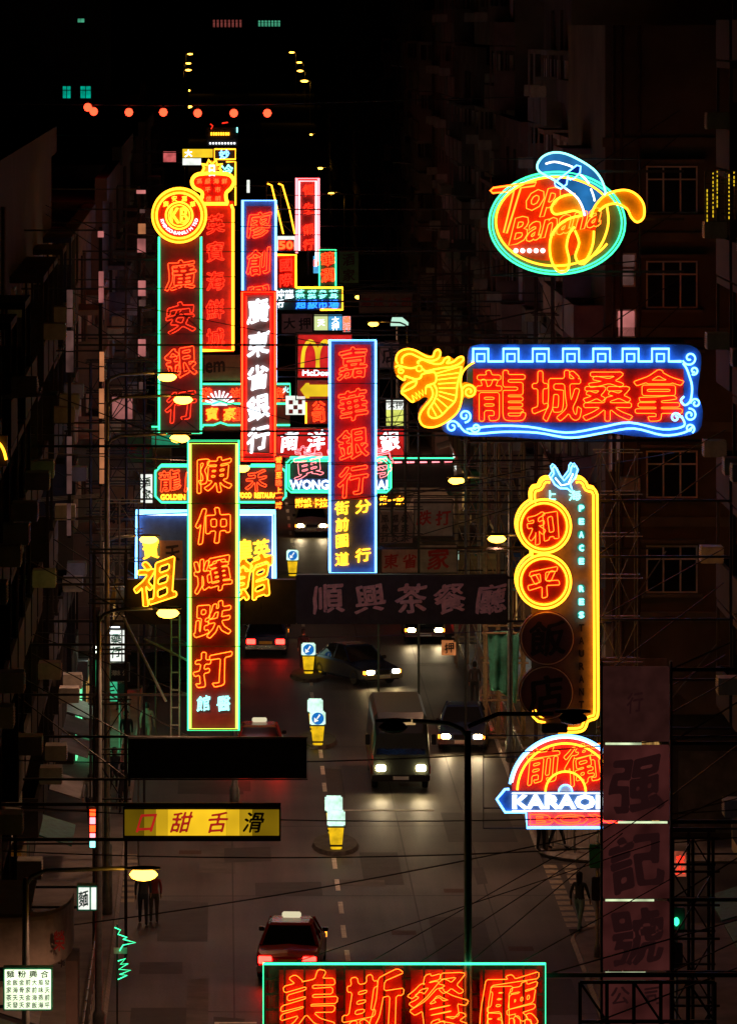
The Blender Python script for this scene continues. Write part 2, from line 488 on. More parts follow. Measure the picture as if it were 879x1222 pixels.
# ================================================================== the setting
def structure(o): o['kind'] = 'structure'; return o
KL, KR = -3.1, 9.95           # kerb lines
SY0, SY1 = 144.6, 156.0       # mouth of the side street on the right
structure(MB().add([(-6000, -200, -0.03), (6000, -200, -0.03), (6000, 9500, -0.03), (-6000, 9500, -0.03)], [(0, 1, 2, 3)]).obj('ground', GROUND))
road = structure(MB().add([(KL, 20, 0), (KR, 20, 0), (KR, 2600, 0), (KL, 2600, 0)], [(0, 1, 2, 3)]).obj('road', ASPHALT))
structure(MB().add([(KR, SY0, 0.0), (90, SY0, 0.0), (90, SY1, 0.0), (KR, SY1, 0.0)], [(0, 1, 2, 3)]).obj('side_street', ASPHALT))

def pavement(name, x0, x1, y0, y1, corners=()):
    pts = []
    def rnd(cx, cy, a0):
        r = 2.2
        return [(cx + r * cos(radians(a0 + 15 * i)), cy + r * sin(radians(a0 + 15 * i))) for i in range(7)]
    pts += rnd(x0 + 2.2, y0 + 2.2, 180) if 'n' in corners else [(x0, y0)]
    pts += [(x1, y0), (x1, y1)]
    pts += rnd(x0 + 2.2, y1 - 2.2, 90) if 'f' in corners else [(x0, y1)]
    n = len(pts)
    top = [(x, y, 0.13) for x, y in pts]; bot = [(x, y, -0.02) for x, y in pts]
    pv = structure(MB().add(top + bot, [tuple(range(n))] + [(i, n + i, n + (i + 1) % n, (i + 1) % n) for i in range(n)]).obj(name, PAVE))
    # kerb stones stand 2 cm proud of the slabs along the road edge
    if corners:
        seq = pts[:7] if 'n' in corners else pts[3:]
        if 'n' in corners: seq = [(x0, y1)] + pts[:7] + [(x1, y0)]
        else: seq = [(x1, y1)] + pts[3:] + [(x0, y0)]
    else:
        seq = [(x1, y0), (x1, y1)] if x1 <= KL + 0.01 else [(x0, y0), (x0, y1)]
    mb = MB()
    for a, b in zip(seq[:-1], seq[1:]): mb.path([(a[0], a[1], 0.08), (b[0], b[1], 0.08)], 0.1, 4)
    mb.obj('kerb', KERB, pv)
    return pv
pavement('left_pavement', -30, KL, 20, 2600)
pavement('near_right_pavement', KR, 60, 20, SY0, 'f')
pavement('far_right_pavement', KR, 60, SY1, 2600, 'n')

PATCH2 = mat('pale_asphalt_patch', (0.1, 0.088, 0.078), 0.75, 0, 0.4, 1.2, 0.2)
def flat(name, x0, y0, x1, y1, m, z=0.004, parent=None, skew=0.0):
    return MB().add([(x0, y0, z), (x1, y0 + skew, z), (x1, y1 + skew, z), (x0, y1, z)], [(0, 1, 2, 3)]).obj(name, m, parent or road)
dash = MB().add([(-0.07, 0, 0), (0.07, 0, 0), (0.07, 2.0, 0), (-0.07, 2.0, 0)], [(0, 1, 2, 3)]).me('lane_dash', ROADW)
for k in range(60):
    Y = 112 + 3.9 * k
    if Y < 330: obj('lane_dash', dash, road, (3.5 + R.uniform(-0.02, 0.02), Y, 0.008))
blk = MB().add([(-0.2, 0, 0), (0.2, 0, 0), (0.2, 0.62, 0), (-0.2, 0.62, 0)], [(0, 1, 2, 3)]).me('crossing_block', mat('worn_crossing_paint', (0.34, 0.29, 0.2), 0.8, 0, 0.5, 4))
for k in range(12):
    for xx in (10.12, 10.72): obj('crossing_block', blk, road, (xx, SY0 + 0.3 + 0.92 * k, 0.008))
for k in range(9): obj('crossing_block', blk, road, (KL + 0.3, 149 + 1.0 * k, 0.008))
for Y in (132.5, 150, 163, 181, 204, 236): flat('expansion_joint', KL, Y, KR, Y + 0.12, PATCH, skew=R.uniform(-0.4, 0.4))
for X in (0.3, 5.7, 7.9): flat('long_joint', X, 100, X + 0.045, 420, PATCH, 0.005)
for (x0, y0, x1, y1) in ((6.0, 138, 7.6, 146.5), (-2.4, 128, -0.4, 133), (4.3, 152, 5.5, 158), (7.2, 160, 9.4, 166), (-1.5, 170, 0.5, 179),
                         (1.0, 150, 3.0, 152.4), (4.2, 118, 8.6, 122), (8.3, 132, 9.5, 137), (5.6, 185, 7.2, 196)):
    flat('road_patch', x0, y0, x1, y1, PATCH, 0.0045, skew=R.uniform(-0.2, 0.2))
rw = random.Random(4)
for k in range(26):
    x0 = rw.uniform(KL + 0.2, KR - 1.5); y0 = rw.uniform(118, 235); w = rw.uniform(0.3, 1.6); h = rw.uniform(0.8, 7)
    flat('road_patch', x0, y0, x0 + w, y0 + h, rw.choice((PATCH, PATCH2)), 0.0046 + 0.0001 * k, skew=rw.uniform(-0.3, 0.3))
for (x, y) in ((5.2, 144), (7.0, 151), (1.4, 141), (8.4, 141.5), (-1.0, 158), (6.4, 172)):
    flat('manhole_cover', x - 0.35, y - 0.35, x + 0.35, y + 0.35, RUST, 0.007)
flat('painted_corner_line', -0.2, 130.9, 0.9, 131.1, ROADW, 0.008); flat('painted_corner_line', -0.2, 129, -0.08, 130.9, ROADW, 0.008)
flat('stop_line', 3.8, 166.3, 7.0, 166.6, ROADW, 0.008)

# ------------------------------------------------------------------ houses
ORD = ['first', 'second', 'third', 'fourth', 'fifth', 'sixth', 'seventh', 'eighth', 'ninth', 'tenth', 'eleventh', 'twelfth', 'thirteenth', 'fourteenth', 'fifteenth']
_c = {}
def shared(key, fn):
    if key not in _c: _c[key] = fn()
    return _c[key]
def balcony_mesh(side, L, enclosed, m):
    """slab, three parapet walls and posts; runs L along Y, sticks out towards the street (-side)"""
    p = 0.95; o = -side
    def f():
        mb = MB()
        def bx(xa, y0, z0, xb, y1, z1): mb.box(min(xa * o, xb * o), y0, z0, max(xa * o, xb * o), y1, z1)
        bx(-0.05, 0, -0.14, p, L, 0)
        bx(p - 0.1, 0, 0.0, p, L, 0.95); bx(-0.05, 0.0, 0.0, p - 0.1, 0.1, 0.95); bx(-0.05, L - 0.1, 0.0, p - 0.1, L, 0.95)
        if enclosed:
            bx(p - 0.09, 0.004, 0.95, p - 0.01, 0.09, 2.8); bx(p - 0.09, L - 0.09, 0.95, p - 0.01, L - 0.004, 2.8)
            bx(-0.05, 0.006, 2.62, p - 0.012, L - 0.006, 2.8); bx(-0.05, 0.03, 0.95, p - 0.1, 0.06, 1.7)
            bx(p * .45, 0.02, 0.95, p * .52, 0.08, 2.62)
        return mb.me('balcony', m)
    return shared(('balc', side, L, enclosed, m.name), f)
def window_meshes(w, h, key, m, n=3, transom=True):
    """upright window in the XZ plane facing -Y: frame bars and panes"""
    def f():
        mb = MB(); t = 0.05
        mb.box(-w / 2, -0.08, 0, w / 2, 0.02, t); mb.box(-w / 2, -0.08, h - t, w / 2, 0.02, h)
        mb.box(-w / 2, -0.078, t, -w / 2 + t, 0.02, h - t); mb.box(w / 2 - t, -0.078, t, w / 2, 0.02, h - t)
        tz = h * 0.7
        if transom: mb.box(-w / 2 + t, -0.07, tz, w / 2 - t, 0.02, tz + t)
        for i in range(1, n):
            x = -w / 2 + w * i / n; mb.box(x - t / 2, -0.072, t, x + t / 2, 0.02, h - t)
        return mb.me('window', m)
    fr = shared(('win', w, h, key, n, m.name), f)
    gl = []
    def g(i):
        x0 = -w / 2 + w * i / n + 0.03; x1 = -w / 2 + w * (i + 1) / n - 0.03
        return MB().box(x0, -0.03, 0.04, x1, -0.01, h - 0.04).me('pane', GLASS)
    for i in range(n): gl.append(shared(('pane', w, h, n, i), lambda: g(i)))
    return fr, gl
ACB = MB().box(-0.3, -0.35, 0, 0.3, 0.35, 0.45); [ACB.box(-0.32, -0.33, 0.05 + 0.06 * i, 0.32, 0.33, 0.075 + 0.06 * i) for i in range(6)]
ACM = ACB.me('air_conditioner', mat('air_conditioner_paint', (0.4, 0.38, 0.34), 0.6))

SHADED = mat('shade_darkened_concrete', (0.03, 0.024, 0.022), 0.9, 0, 0.5, 0.5, 0.2)  # concrete darkened so blocks and towers out of the light stay black
def house(label, side, Y0, Y1, X, Ht, ci, bi, detail=2, depth=18, floor=3.0, base=4.2, seed=0, dark=False, name='tenement_house', group=None):
    r = random.Random(seed); o = -side
    root = thing(name, label, 'building', (X, Y0, 0), 0, group)
    L = Y1 - Y0
    def bx(xa, y0, z0, xb, y1, z1, mb=None): return (mb or MB()).box(min(xa * o, xb * o), y0, z0, max(xa * o, xb * o), y1, z1)
    WM = SHADED if dark else CONC[ci]
    bx(-depth, 0, 0, 0, L, Ht).obj('wall', WM, root)
    bx(-0.3, -0.1, Ht, 0.18, L + 0.1, Ht + 0.9).obj('roof_parapet', WM, root)
    nb = max(1, int(L / 4.2)); bl = L / nb; nf = int((Ht - base) / floor)
    for f in range(nf):
        z = base + f * floor
        for b in range(nb):
            k = r.random()
            y = b * bl + 0.35
            if k < 0.8 or b == 0:
                enc = r.random() < 0.55
                obj('balcony', balcony_mesh(side, round(bl - 0.7, 1), enc, SHADED if dark else BALC[(bi + (1 if r.random() < 0.25 else 0)) % 3]), root, (0, y, z))
            if detail > 1:
                def wf():
                    mb = MB(); w = 1.5; h = 1.4; t = 0.06
                    for (ya, za, yb, zb) in ((0, 0, w, t), (0, h - t, w, h), (0, t, t, h - t), (w - t, t, w, h - t), (w / 2 - t / 2, t, w / 2 + t / 2, h - t)):
                        mb.box(min(-0.02 * o, 0.08 * o), ya, za, max(-0.02 * o, 0.08 * o), yb, zb)
                    return mb.me('window', FRAMEW)
                def wg(): return MB().box(min(-0.02 * o, 0.03 * o), 0.04, 0.04, max(-0.02 * o, 0.03 * o), 1.46, 1.36).me('pane', GLASS)
                w_ = obj('window', shared(('fw', o), wf), root, (0, y + 0.5 * bl - 1.1, z + 1.0))
                obj('pane', shared(('fg', o), wg), w_)
                if r.random() < 0.45: obj('air_conditioner', ACM, root, (o * (1.2 if k < 0.8 or b == 0 else 0.25), y + r.uniform(0.4, bl - 1.4), z + r.choice((0.96, 1.9)) if k >= 0.8 else z + 0.96))
        if detail > 0 and r.random() < 0.35:
            mb = MB()
            for i in range(3): mb.bar((0, 0.6 + 0.5 * i, 0), (o * 2.1, 0.6 + 0.5 * i, 0.15), 0.02, 4)
            mb.obj('drying_rack', GALV, root, (0, r.uniform(0, L - 2), z + 1.1))
    for k in range(2 if detail else 1):
        y = r.uniform(0.0, L * 0.6) + 0.15
        MB().bar((o * 0.12, y, 0), (o * 0.12, y, Ht - 0.4), 0.06, 6).obj('drain_pipe', RUST, root)
    # shops at street level
    for b in range(nb):
        lit = r.random()
        y = b * bl + 0.3
        if detail > 1:
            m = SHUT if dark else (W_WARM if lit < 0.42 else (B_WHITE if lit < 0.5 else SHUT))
            bx(-0.02, y, 0.2, 0.06, y + bl - 0.6, 2.9).obj('shop_front', m, root)
            bx(-0.02, y - 0.1, 3.0, 0.5, y + bl - 0.5, 3.7).obj('shop_fascia', [BOARDR, BOARDG, BOARDY, BOARDB, BOARD][r.randrange(5)], root)
            if r.random() < 0.5:
                MB().add([(o * 0.06, y, 2.98), (o * 1.6, y, 2.5), (o * 1.6, y + bl - 0.6, 2.5), (o * 0.06, y + bl - 0.6, 2.98),
                          (o * 0.06, y, 2.94), (o * 1.6, y, 2.46), (o * 1.6, y + bl - 0.6, 2.46), (o * 0.06, y + bl - 0.6, 2.94)],
                         [(0, 1, 2, 3), (7, 6, 5, 4), (0, 4, 5, 1), (1, 5, 6, 2), (2, 6, 7, 3), (3, 7, 4, 0)]).obj('awning', [TARP, SHUT, BALC[2]][r.randrange(3)], root)
    return root

W_DIM = glow('lit_dim_pink_panel', (0.075, 0.035, 0.03), var=0.6, scale=1.5)  # pink glow shared by the corner front and the added panel columns
W_PNK2 = glow('lit_bright_pink_panel', (0.42, 0.13, 0.12), var=0.5, scale=1.2)
W_ORA = glow('lit_added_orange_panel', (0.42, 0.15, 0.06), var=0.6, scale=0.9)  # orange glow of the added panel columns
RIGHT = [(178, 196, 13.2, 23), (196, 213, 13.6, 27), (213, 232, 12.8, 21), (232, 251, 13.5, 30), (251, 274, 12.9, 24), (274, 300, 13.6, 33),
         (300, 330, 12.7, 26), (330, 372, 13.4, 36), (372, 430, 12.9, 28), (430, 520, 13.5, 40), (520, 660, 13.0, 24)]
for i, (a, b, x, h) in enumerate(RIGHT):
    house(f'dim balconied tenement house, {ORD[i + 1]} along the right side beyond the side street', 1, a, b, x, h, i % 4, (i * 2) % 3,
          2 if b < 305 else (1 if b < 440 else 0), seed=20 + i, group='tenement houses lining the right side')
LEFT = [(176, 200, -5.2, 18), (200, 226, -4.75, 19), (226, 252, -5.7, 17), (252, 284, -5.2, 19), (284, 318, -5.6, 18),
        (318, 360, -5.0, 19), (360, 430, -5.6, 21), (430, 540, -5.2, 20), (540, 700, -5.6, 20)]
for i, (a, b, x, h) in enumerate(LEFT):
    hl = house(f'dim tenement house with stacked balconies, {ORD[i + 1]} along the left side of the street', -1, a, b, x, h, (i + 1) % 4, (i + 1) % 3,
          2 if b < 320 else (1 if b < 440 else 0), seed=60 + i, group='tenement houses lining the left side')
    if i == 0: MB().box(0.02, 0.4, 0.2, 0.12, 8.5, 2.9).obj('shop_front', glow('lit_added_green_front', (0.2, 1.2, 0.5), var=0.6, scale=0.8), hl)  # green glowing front added to throw green light on the road

# near blocks, almost black against the street
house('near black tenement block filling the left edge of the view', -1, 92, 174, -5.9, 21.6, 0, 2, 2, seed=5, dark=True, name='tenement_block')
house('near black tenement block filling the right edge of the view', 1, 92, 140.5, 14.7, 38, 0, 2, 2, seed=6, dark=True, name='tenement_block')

# corner house beyond the side street: windows look down the street at the camera
def corner_house():
    Yf = 159.0; s = F / Yf
    x0 = 12.1; x1 = 30
    root = thing('corner_house', 'corner tenement house whose paned windows face the camera behind the round-circle sign', 'building', (x0, Yf, 0))
    MB().box(0, 0, 4.2, x1 - x0, 17, 26).obj('wall', CONC[1], root)
    MB().box(1.9, 1.0, 0, x1 - x0, 16.9, 4.18).obj('ground_floor', CONC[0], root)
    for yy in (0.1, 5.4, 10.8, 16.3): MB().box(0.15, yy, 0, 0.7, yy + 0.55, 4.2).obj('arcade_column', CONC[3], root)
    fr, gl = window_meshes(1.62, 1.5, 'corner', FRAMEW)
    for f in range(6):
        z = 8.05 + 3.0 * (f - 1)
        for k in range(5):
            xx = 2.1 + 2.9 * k
            if f == 0: continue
            w = obj('window', fr, root, (xx, -0.01, z))
            for g in gl: obj('pane', g, w)
            MB().box(xx - 0.95, -0.28, z - 0.12, xx + 0.95, 0, z - 0.03).obj('sill', CONC[3], root)
            MB().box(xx - 1.0, -0.5, z + 1.62, xx + 1.0, 0, z + 1.72).obj('window_hood', CONC[3], root)
        MB().box(-0.1, -0.12, z + 2.1, x1 - x0, -0.001, z + 2.4).obj('string_course', CONC[3], root)
        for b in range(3):
            obj('balcony', balcony_mesh(1, 4.6, b == 1, BALC[1]), root, (0, 0.7 + 5.3 * b, z - 0.9))
    # corrugated balcony front above the dark panel sign
    mb = MB()
    for i in range(22): mb.box(-0.35 + 0.1 * i, -1.0 - 0.03 * (i % 2), 5.2, -0.25 + 0.1 * i, -0.95 - 0.03 * (i % 2), 6.1)
    mb.box(-0.35, -1.0, 5.1, 1.9, 0, 5.2); mb.obj('corrugated_balcony', BALC[1], root)
    for x in (0.25, 0.5, 1.05): MB().bar((x, -0.1, 4.3), (x, -0.1, 26), 0.055, 6).obj('drain_pipe', RUST, root)
    for (x, z) in ((0.75, 11.3), (0.7, 14.4), (5.6, 8.4), (5.6, 14.5)): obj('air_conditioner', ACM, root, (x, -0.3, z))
    for (a, b) in (((-0.7, 5.6), (1.9, 9.4)), ((-1.2, 10.3), (0.6, 14.2)), ((0.9, 3.4), (3.6, 6.6))):
        MB().bar((a[0], -0.6, a[1]), (b[0], -0.3, b[1]), 0.025, 4).obj('stay_rod', GALV, root)
    MB().box(1.82, 2.0, 0.2, 1.88, 8, 3.0).obj('shop_front', W_WARM, root)
    MB().box(2.4, 0.94, 0.3, 7, 0.99, 2.9).obj('shop_front', SHUT, root)
    MB().box(1.86, 9, 0.2, 1.885, 15, 2.9).obj('shop_front', SHUT, root)
    for (px0, py0, px1, py1, m) in ((737, 371, 756, 401, W_PNK2), (741, 304, 756, 318, W_DIM), (741, 321, 755, 340, W_DIM), (735, 520, 741, 548, W_DIM), (728, 520, 732, 560, W_DIM)):  # framed panels that glow pink on the front
        p0 = P(px0, py1, s); p1 = P(px1, py0, s)
        w = MB().box(p0.x - x0 - 0.06, -0.09, p0.z - 0.06, p1.x - x0 + 0.06, -0.005, p1.z + 0.06).obj('lit_framed_panel', FRAMEW, root)
        MB().box(p0.x - x0, -0.12, p0.z, p1.x - x0, -0.091, p1.z).obj('pane', m, w)
    return root
corner_house()

# towers standing behind the rows
def tower(label, x0, x1, Y, Ht, lit, name='tower_block'):
    root = thing(name, label, 'building', ((x0 + x1) / 2, Y, 0))
    w = x1 - x0
    MB().box(-w / 2, 0, 0, w / 2, 22, Ht).obj('wall', SHADED, root)
    MB().box(-w / 4, 4, Ht, w / 4, 12, Ht + 4).obj('roof_tank', CONC[0], root)
    for (px0, py0, px1, py1, m, npane) in lit:
        s = F / Y
        a = P(px0, py1, s); b = P(px1, py0, s); cx = (a.x + b.x) / 2
        fw = b.x - a.x; fh = b.z - a.z; t = 0.06 * fh
        wd = MB().box(-fw / 2 - t, -0.2, -t, fw / 2 + t, 0, fh + t).obj('window', STEEL, root, (cx - (x0 + x1) / 2, 0, a.z))
        for i in range(npane):
            xa = -fw / 2 + fw * i / npane; xb = xa + fw / npane
            MB().box(xa + t / 2, -0.26, t, xb - t / 2, -0.205, fh * 0.62).obj('pane', m, wd)
            MB().box(xa + t / 2, -0.26, fh * 0.68, xb - t / 2, -0.205, fh - t).obj('pane', m, wd)
    return root
tower('black tower on the far left with two teal lit windows', -32, -7.6, 322, 44,
      [(75, 102, 85, 118, W_TEAL, 2), (96, 102, 109, 118, W_TEAL, 2), (93, 22, 101, 27, W_GREEN, 2)])
tower('black tower closing the street with red and green window rows', -40, 60, 2300, 70,
      [(254 + 4.5 * i, 23, 257 + 4.5 * i, 33, W_PINK, 1) for i in range(8)] + [(308 + 3.9 * i, 24, 311 + 3.9 * i, 32, W_GREEN, 1) for i in range(7)])
tower('black tower behind the right row with one small yellow window', 22, 44, 640, 58, [(565, 84, 578, 95, W_WARM, 3), (588, 87, 596, 95, W_PINK, 2)])

# ================================================================== neon signs
def Z(x0, y0, k): return lambda pts: [(x0 + u / k, y0 + v / k) for u, v in pts]
def off2(pts, d):
    n = len(pts); out = []
    for i in range(n):
        a = Vector(pts[max(i - 1, 0)]); b = Vector(pts[min(i + 1, n - 1)]); t = (b - a).normalized()
        out.append((pts[i][0] - t.y * d, pts[i][1] + t.x * d))
    return out

# --- bottom: wide red sign, cut by the lower edge of the picture
S = Sign('neon_sign', 'wide red neon sign with green border at the bottom edge of the view', 60, 481, 1262)
S.lattice(316, 1150, 648, 1260, 14, 6, RUST, 0.02, 0.03, False)
S.panel('back_sheet', 315, 1149, 649, 1261, mat('red_mesh_sheet', (0.66, 0.045, 0.035), 0.6, 0, 0.5, 2.0), 0.10, 0.16)
S.frame(314, 1149, 650, 1260, N_GREEN, 1.6)
for ch, x in zip('美斯餐廳', (367, 445, 524, 606)):
    S.panel('character_tray', x - 34, 1157, x + 34, 1240, BOARDR, 0.0, 0.06)
    S.neon(ch, x, 1195, 72, 74, N_ORANGE, 0.78, 0.028, 0.1, 0.9)
S.arms(1, [1165, 1245], 0.07, True, 650)
for (a, b) in (((560, 1150), (745, 1000)), ((440, 1150), (740, 985)), ((500, 1150), (800, 960)), ((620, 1150), (830, 1040)), ((350, 1150), (790, 1010))):
    p = S.q(*a); q = S.q(*b); MB().bar((p[0], 0.1, p[1]), (q[0], 0.6, q[1]), 0.012, 4).obj('stay_wire', STEEL, S.root)

DIMINK = glow('barely_lit_dark_lettering', (0.013, 0.0035, 0.0035))
# --- panel sign hanging on the right, faint glow put into panels and lettering
S = Sign('panel_stack', 'tall dim-glowing brown-red panel sign with dark brush characters at lower right', 58, 759, 1262)
rows = [(797, 885, ''), (891, 979, '强'), (985, 1072, '記'), (1078, 1158, '號'), (1166, 1250, '')]
for a, b, ch in rows:
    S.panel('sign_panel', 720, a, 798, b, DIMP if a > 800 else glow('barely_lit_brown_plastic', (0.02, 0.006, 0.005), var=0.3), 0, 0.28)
    if ch: S.solid(ch, 759, (a + b) / 2, 64, 70, DIMINK, 0.06, 0.12, 1.0, -0.012, 0.01, 'painted_character')
S.solid('公', 739, 1188, 24, 24, DIMINK, 0.03, y=-0.012, d=0.01, name='painted_character'); S.solid('司', 779, 1188, 24, 24, DIMINK, 0.03, y=-0.012, d=0.01, name='painted_character')
S.solid('行', 757, 838, 20, 26, DIMINK, 0.03, y=-0.012, d=0.01, name='painted_character')
for y, a, b in ((888, 722, 765), (981.8, 737, 796), (1074.8, 722, 780), (1161.5, 722, 770)): S.tube('strip_light', [(a, y), (b, y)], TUBEW, 1.3, y=0.05)
for x in (717.5, 800.5): S.panel('side_rail', x - 1.3, 790, x + 1.3, 1262, STEEL, 0.02, 0.2)
S.arms(1, [800, 888, 982, 1075, 1162], 0.06, True, 800)
S.lattice(690, 1168, 850, 1262, 5, 2, STEEL, -0.35, 0.05)

# --- karaoke sign
K = Z(580, 870, 5.86)
S = Sign('karaoke_sign', 'half-round blue and red karaoke sign with arrow point below the round-circle sign', 48, 674, 988)
hc = (674, 944)
S.shape('half_disc', arc(hc[0], hc[1], 64, 0, 180, 28), BOARDR, 0, 0.3)
S.shape('name_band', [(598, 944), (592, 953), (602, 968), (746, 968), (746, 944)], BOARDB, -0.03, 0.28)
S.panel('lower_band', 629, 968.4, 746, 986, mat('pink_sign_enamel', (0.6, 0.16, 0.16), 0.4), -0.02, 0.27)
S.tube('arc_tube', arc(*hc, 67, 0, 172, 30), N_BLUE, 1.5); S.tube('arc_tube', arc(*hc, 64.5, 4, 170, 30), N_WHITE, 0.9, y=-0.12)
S.tube('arc_tube', arc(*hc, 57.5, 0, 178, 30), N_YEL, 1.2); S.tube('arc_tube', arc(*hc, 24, 0, 180, 16), N_YEL, 1.2)
S.shape('hub', arc(*hc, 9, 0, 180, 12), BOARDW, -0.05, 0.0); S.tube('hub_tube', arc(*hc, 8, 0, 180, 12), N_BLUE, 0.8)
S.tube('border_tube', [(607, 941), (602, 941), (592, 953), (602, 968.5), (627, 968.5), (628, 987), (746, 987)], N_BLUE, 1.5)
S.word('KARAOKE', 612, 949, 742, 964, N_WHITE, 0.06, 0, -0.1)
S.tube('band_tube', [(610, 946), (742, 946)], N_WHITE, 0.7); S.tube('band_tube', [(610, 967), (742, 967)], N_WHITE, 0.7)
S.word('BOX', 633, 971.5, 738, 983, N_RED, 0.03, 0.8, -0.1)
S.neon('前', 647, 912, 42, 46, N_ORANGE, 0.9, 0.03, 0.12, 0.8); S.neon('衛', 696, 911, 46, 50, N_ORANGE, 0.9, 0.025, 0.12, 0.8)
S.frame(577, 879, 756, 990, STEEL, 0.9, 0.2, 'hanging_rail'); S.tube('hanging_rail', [(577, 905), (760, 905)], STEEL, 0.8, y=0.22); S.tube('hanging_rail', [(577, 966), (610, 966)], STEEL, 0.8, y=0.22)
S.arms(1, [880, 990], 0.04, True, 750)

# --- tall sign with round medallions and a dove
D5 = Z(600, 540, 6.108)
S = Sign('medallion_sign', 'tall yellow-bordered neon sign with round medallions and a white dove on top', 44, 665, 875)
top = D5([(205, 370), (200, 300), (220, 255), (258, 245), (278, 205), (312, 186), (345, 190), (440, 200), (520, 190), (560, 185), (600, 212), (615, 250), (660, 262), (682, 305)])
outer = smooth_path(top[:7], n=3) + [top[7]] + smooth_path(top[8:], n=3)
bott = [(713, 845), (711, 856), (701, 860), (697, 869), (688, 873), (665, 873), (645, 862), (636, 858), (634, 848)]
S.shape('board', outer + bott + [(634, 700)], mat('brown_sign_enamel', (0.3, 0.19, 0.15), 0.5), 0, 0.35)
right = smooth_path(top[8:], n=3) + smooth_path(bott[:6], n=3)
S.tube('border_tube', right, N_YEL, 1.5); S.tube('border_tube', off2(right, 4.5), N_YEL, 1.3)
lf = smooth_path(top[:7], n=3); S.tube('border_tube', lf, N_YEL, 1.5); S.tube('border_tube', off2(lf, 4.5), N_YEL, 1.3)
S.tube('border_tube', [(634, 846), (635, 854), (641, 860), (650, 862)], N_YEL, 1.5); S.tube('border_tube', [(638, 846), (640, 852), (648, 857)], N_YEL, 1.3)
S.tube('border_tube', [(634, 656), (634, 666)], N_YEL, 1.5)
for cx, cy, ch, on in ((648, 627, '和', 1), (648, 693, '平', 1), (652, 761, '飯', 0), (651, 826, '店', 0)):
    S.shape('medallion', arc(cx, cy, 33, 0, 351, 39), BOARDO if on else BROWNP, -0.12, 0.1)
    if on:
        S.tube('medallion_tube', arc(cx, cy, 32, 0, 350, 35), N_YEL, 1.35, True, -0.22); S.tube('medallion_tube', arc(cx, cy, 27.5, 0, 350, 35), N_YEL, 1.1, True, -0.22)
        S.shape('medallion_face', arc(cx, cy, 25, 0, 350, 35), mat('deep_red_sign_enamel', (0.42, 0.02, 0.02), 0.5), -0.15, -0.121)
        S.neon(ch, cx, cy + 1, 38, 38, N_ORANGE, 0.8, 0.07, 0.12, 1.0, -0.2)
    else:
        S.tube('medallion_tube', arc(cx, cy, 31, 0, 350, 35), DEADN, 0.7, True, -0.16)
        S.solid(ch, cx, cy, 44, 44, INK, 0.04, y=-0.14, d=0.019)
S.solid('上', 656, 591, 15, 13, N_CYAN, 0.03, y=-0.1); S.solid('海', 685, 591, 15, 13, N_CYAN, 0.03, y=-0.1)
for i, ch in enumerate('PEACE'): S.word(ch, 690.5, 603 + 15.8 * i, 695.5, 609.5 + 15.8 * i, N_CYAN, 0.07, y=-0.1, name='letter')
for yy, nn_ in ((606, 5), (702, 3)):
    for i in range(nn_): S.shape('letter_plate', arc(693, yy + 15.7 * i, 5.2, 0, 330, 11), mat('teal_sign_enamel', (0.04, 0.34, 0.3), 0.5), -0.02, -0.001)
for i, ch in enumerate('RES'): S.word(ch, 690.5, 699 + 15.6 * i, 695.5, 705.5 + 15.6 * i, N_CYAN, 0.07, y=-0.1, name='letter')
for i, ch in enumerate('TAURANT'): S.word(ch, 690.5, 745 + 15.3 * i, 696, 753 + 15.3 * i, INK, 0.05, y=-0.03, name='letter')
dove = D5([(345, 182), (372, 228), (412, 256), (462, 258), (510, 292), (492, 250), (484, 222), (520, 178), (540, 120), (525, 92), (512, 100), (503, 88), (492, 105), (486, 145), (462, 176), (440, 200), (412, 165), (384, 110), (368, 98), (356, 112), (366, 150)])
S.shape('dove', dove, B_BLUE, -0.12, -0.02); S.tube('dove_tube', dove, N_BLUE, 1.1, True, -0.18); S.tube('dove_tube', D5([(375, 180), (420, 235), (470, 225), (505, 150)]), N_WHITE, 0.9, y=-0.18)
S.panel('transformer_box', 645, 862, 676, 873, BOARDK, -0.3, -0.01, bevel=0.02)
S.arms(1, [598, 665, 740, 812, 870], 0.05, True, 712)
S.both_sides()

# --- dragon sauna sign
G = Z(460, 400, 7.325); T3 = Z(720, 400, 6.76)
S = Sign('dragon_sign', 'long blue-bordered neon sign with a yellow dragon head at its left end', 40, 665, 526)
ob = smooth_path([(558, 424), (566, 412), (600, 411), (700, 411), (800, 411), (826, 413), (836, 425), (834, 450), (832, 472), (838, 490), (832, 515), (800, 522), (760, 521), (720, 517), (680, 524), (640, 524), (600, 521), (560, 521), (532, 517), (528, 505), (545, 492), (556, 470)], True, 3)
S.shape('board', ob, mat('royal_blue_sign_enamel', (0.05, 0.17, 0.46), 0.45), 0, 0.35)
S.shape('red_field', [(564, 440), (815, 440), (815, 504), (564, 504)], BOARDR, -0.02, -0.001)
cren = [(562, 431)]
units = [(564, 582), (600, 618), (635, 654), (671, 690), (707, 727), (742, 761), (777, 797)]
for a, b in units: cren += [(a, 431), (a, 416), (b, 416), (b, 431)]
cren += [(812, 431)]
S.tube('crenel_tube', cren, N_BLUE, 1.5)
for a, b in units:
    c = (a + b) / 2; S.frame(c - 4.5, 422, c + 4.5, 431, N_BLUE, 1.2, name='square_tube')
for ch, x in zip('龍城桑拿', (597, 663, 724, 785)): S.neon(ch, x, 472, 62, 64, N_ORANGE, 0.72, 0.03, 0, 0.0)
wav = smooth_path([(556, 512), (590, 508), (630, 509), (675, 516), (715, 510), (750, 504), (790, 512), (815, 508), (812, 496)], n=4)
S.tube('wave_tube', wav, N_BLUE, 1.2)
wav2 = smooth_path([(546, 505), (560, 517), (600, 515), (640, 516), (680, 522), (720, 516), (755, 511), (790, 519), (815, 516), (827, 508)], n=4)
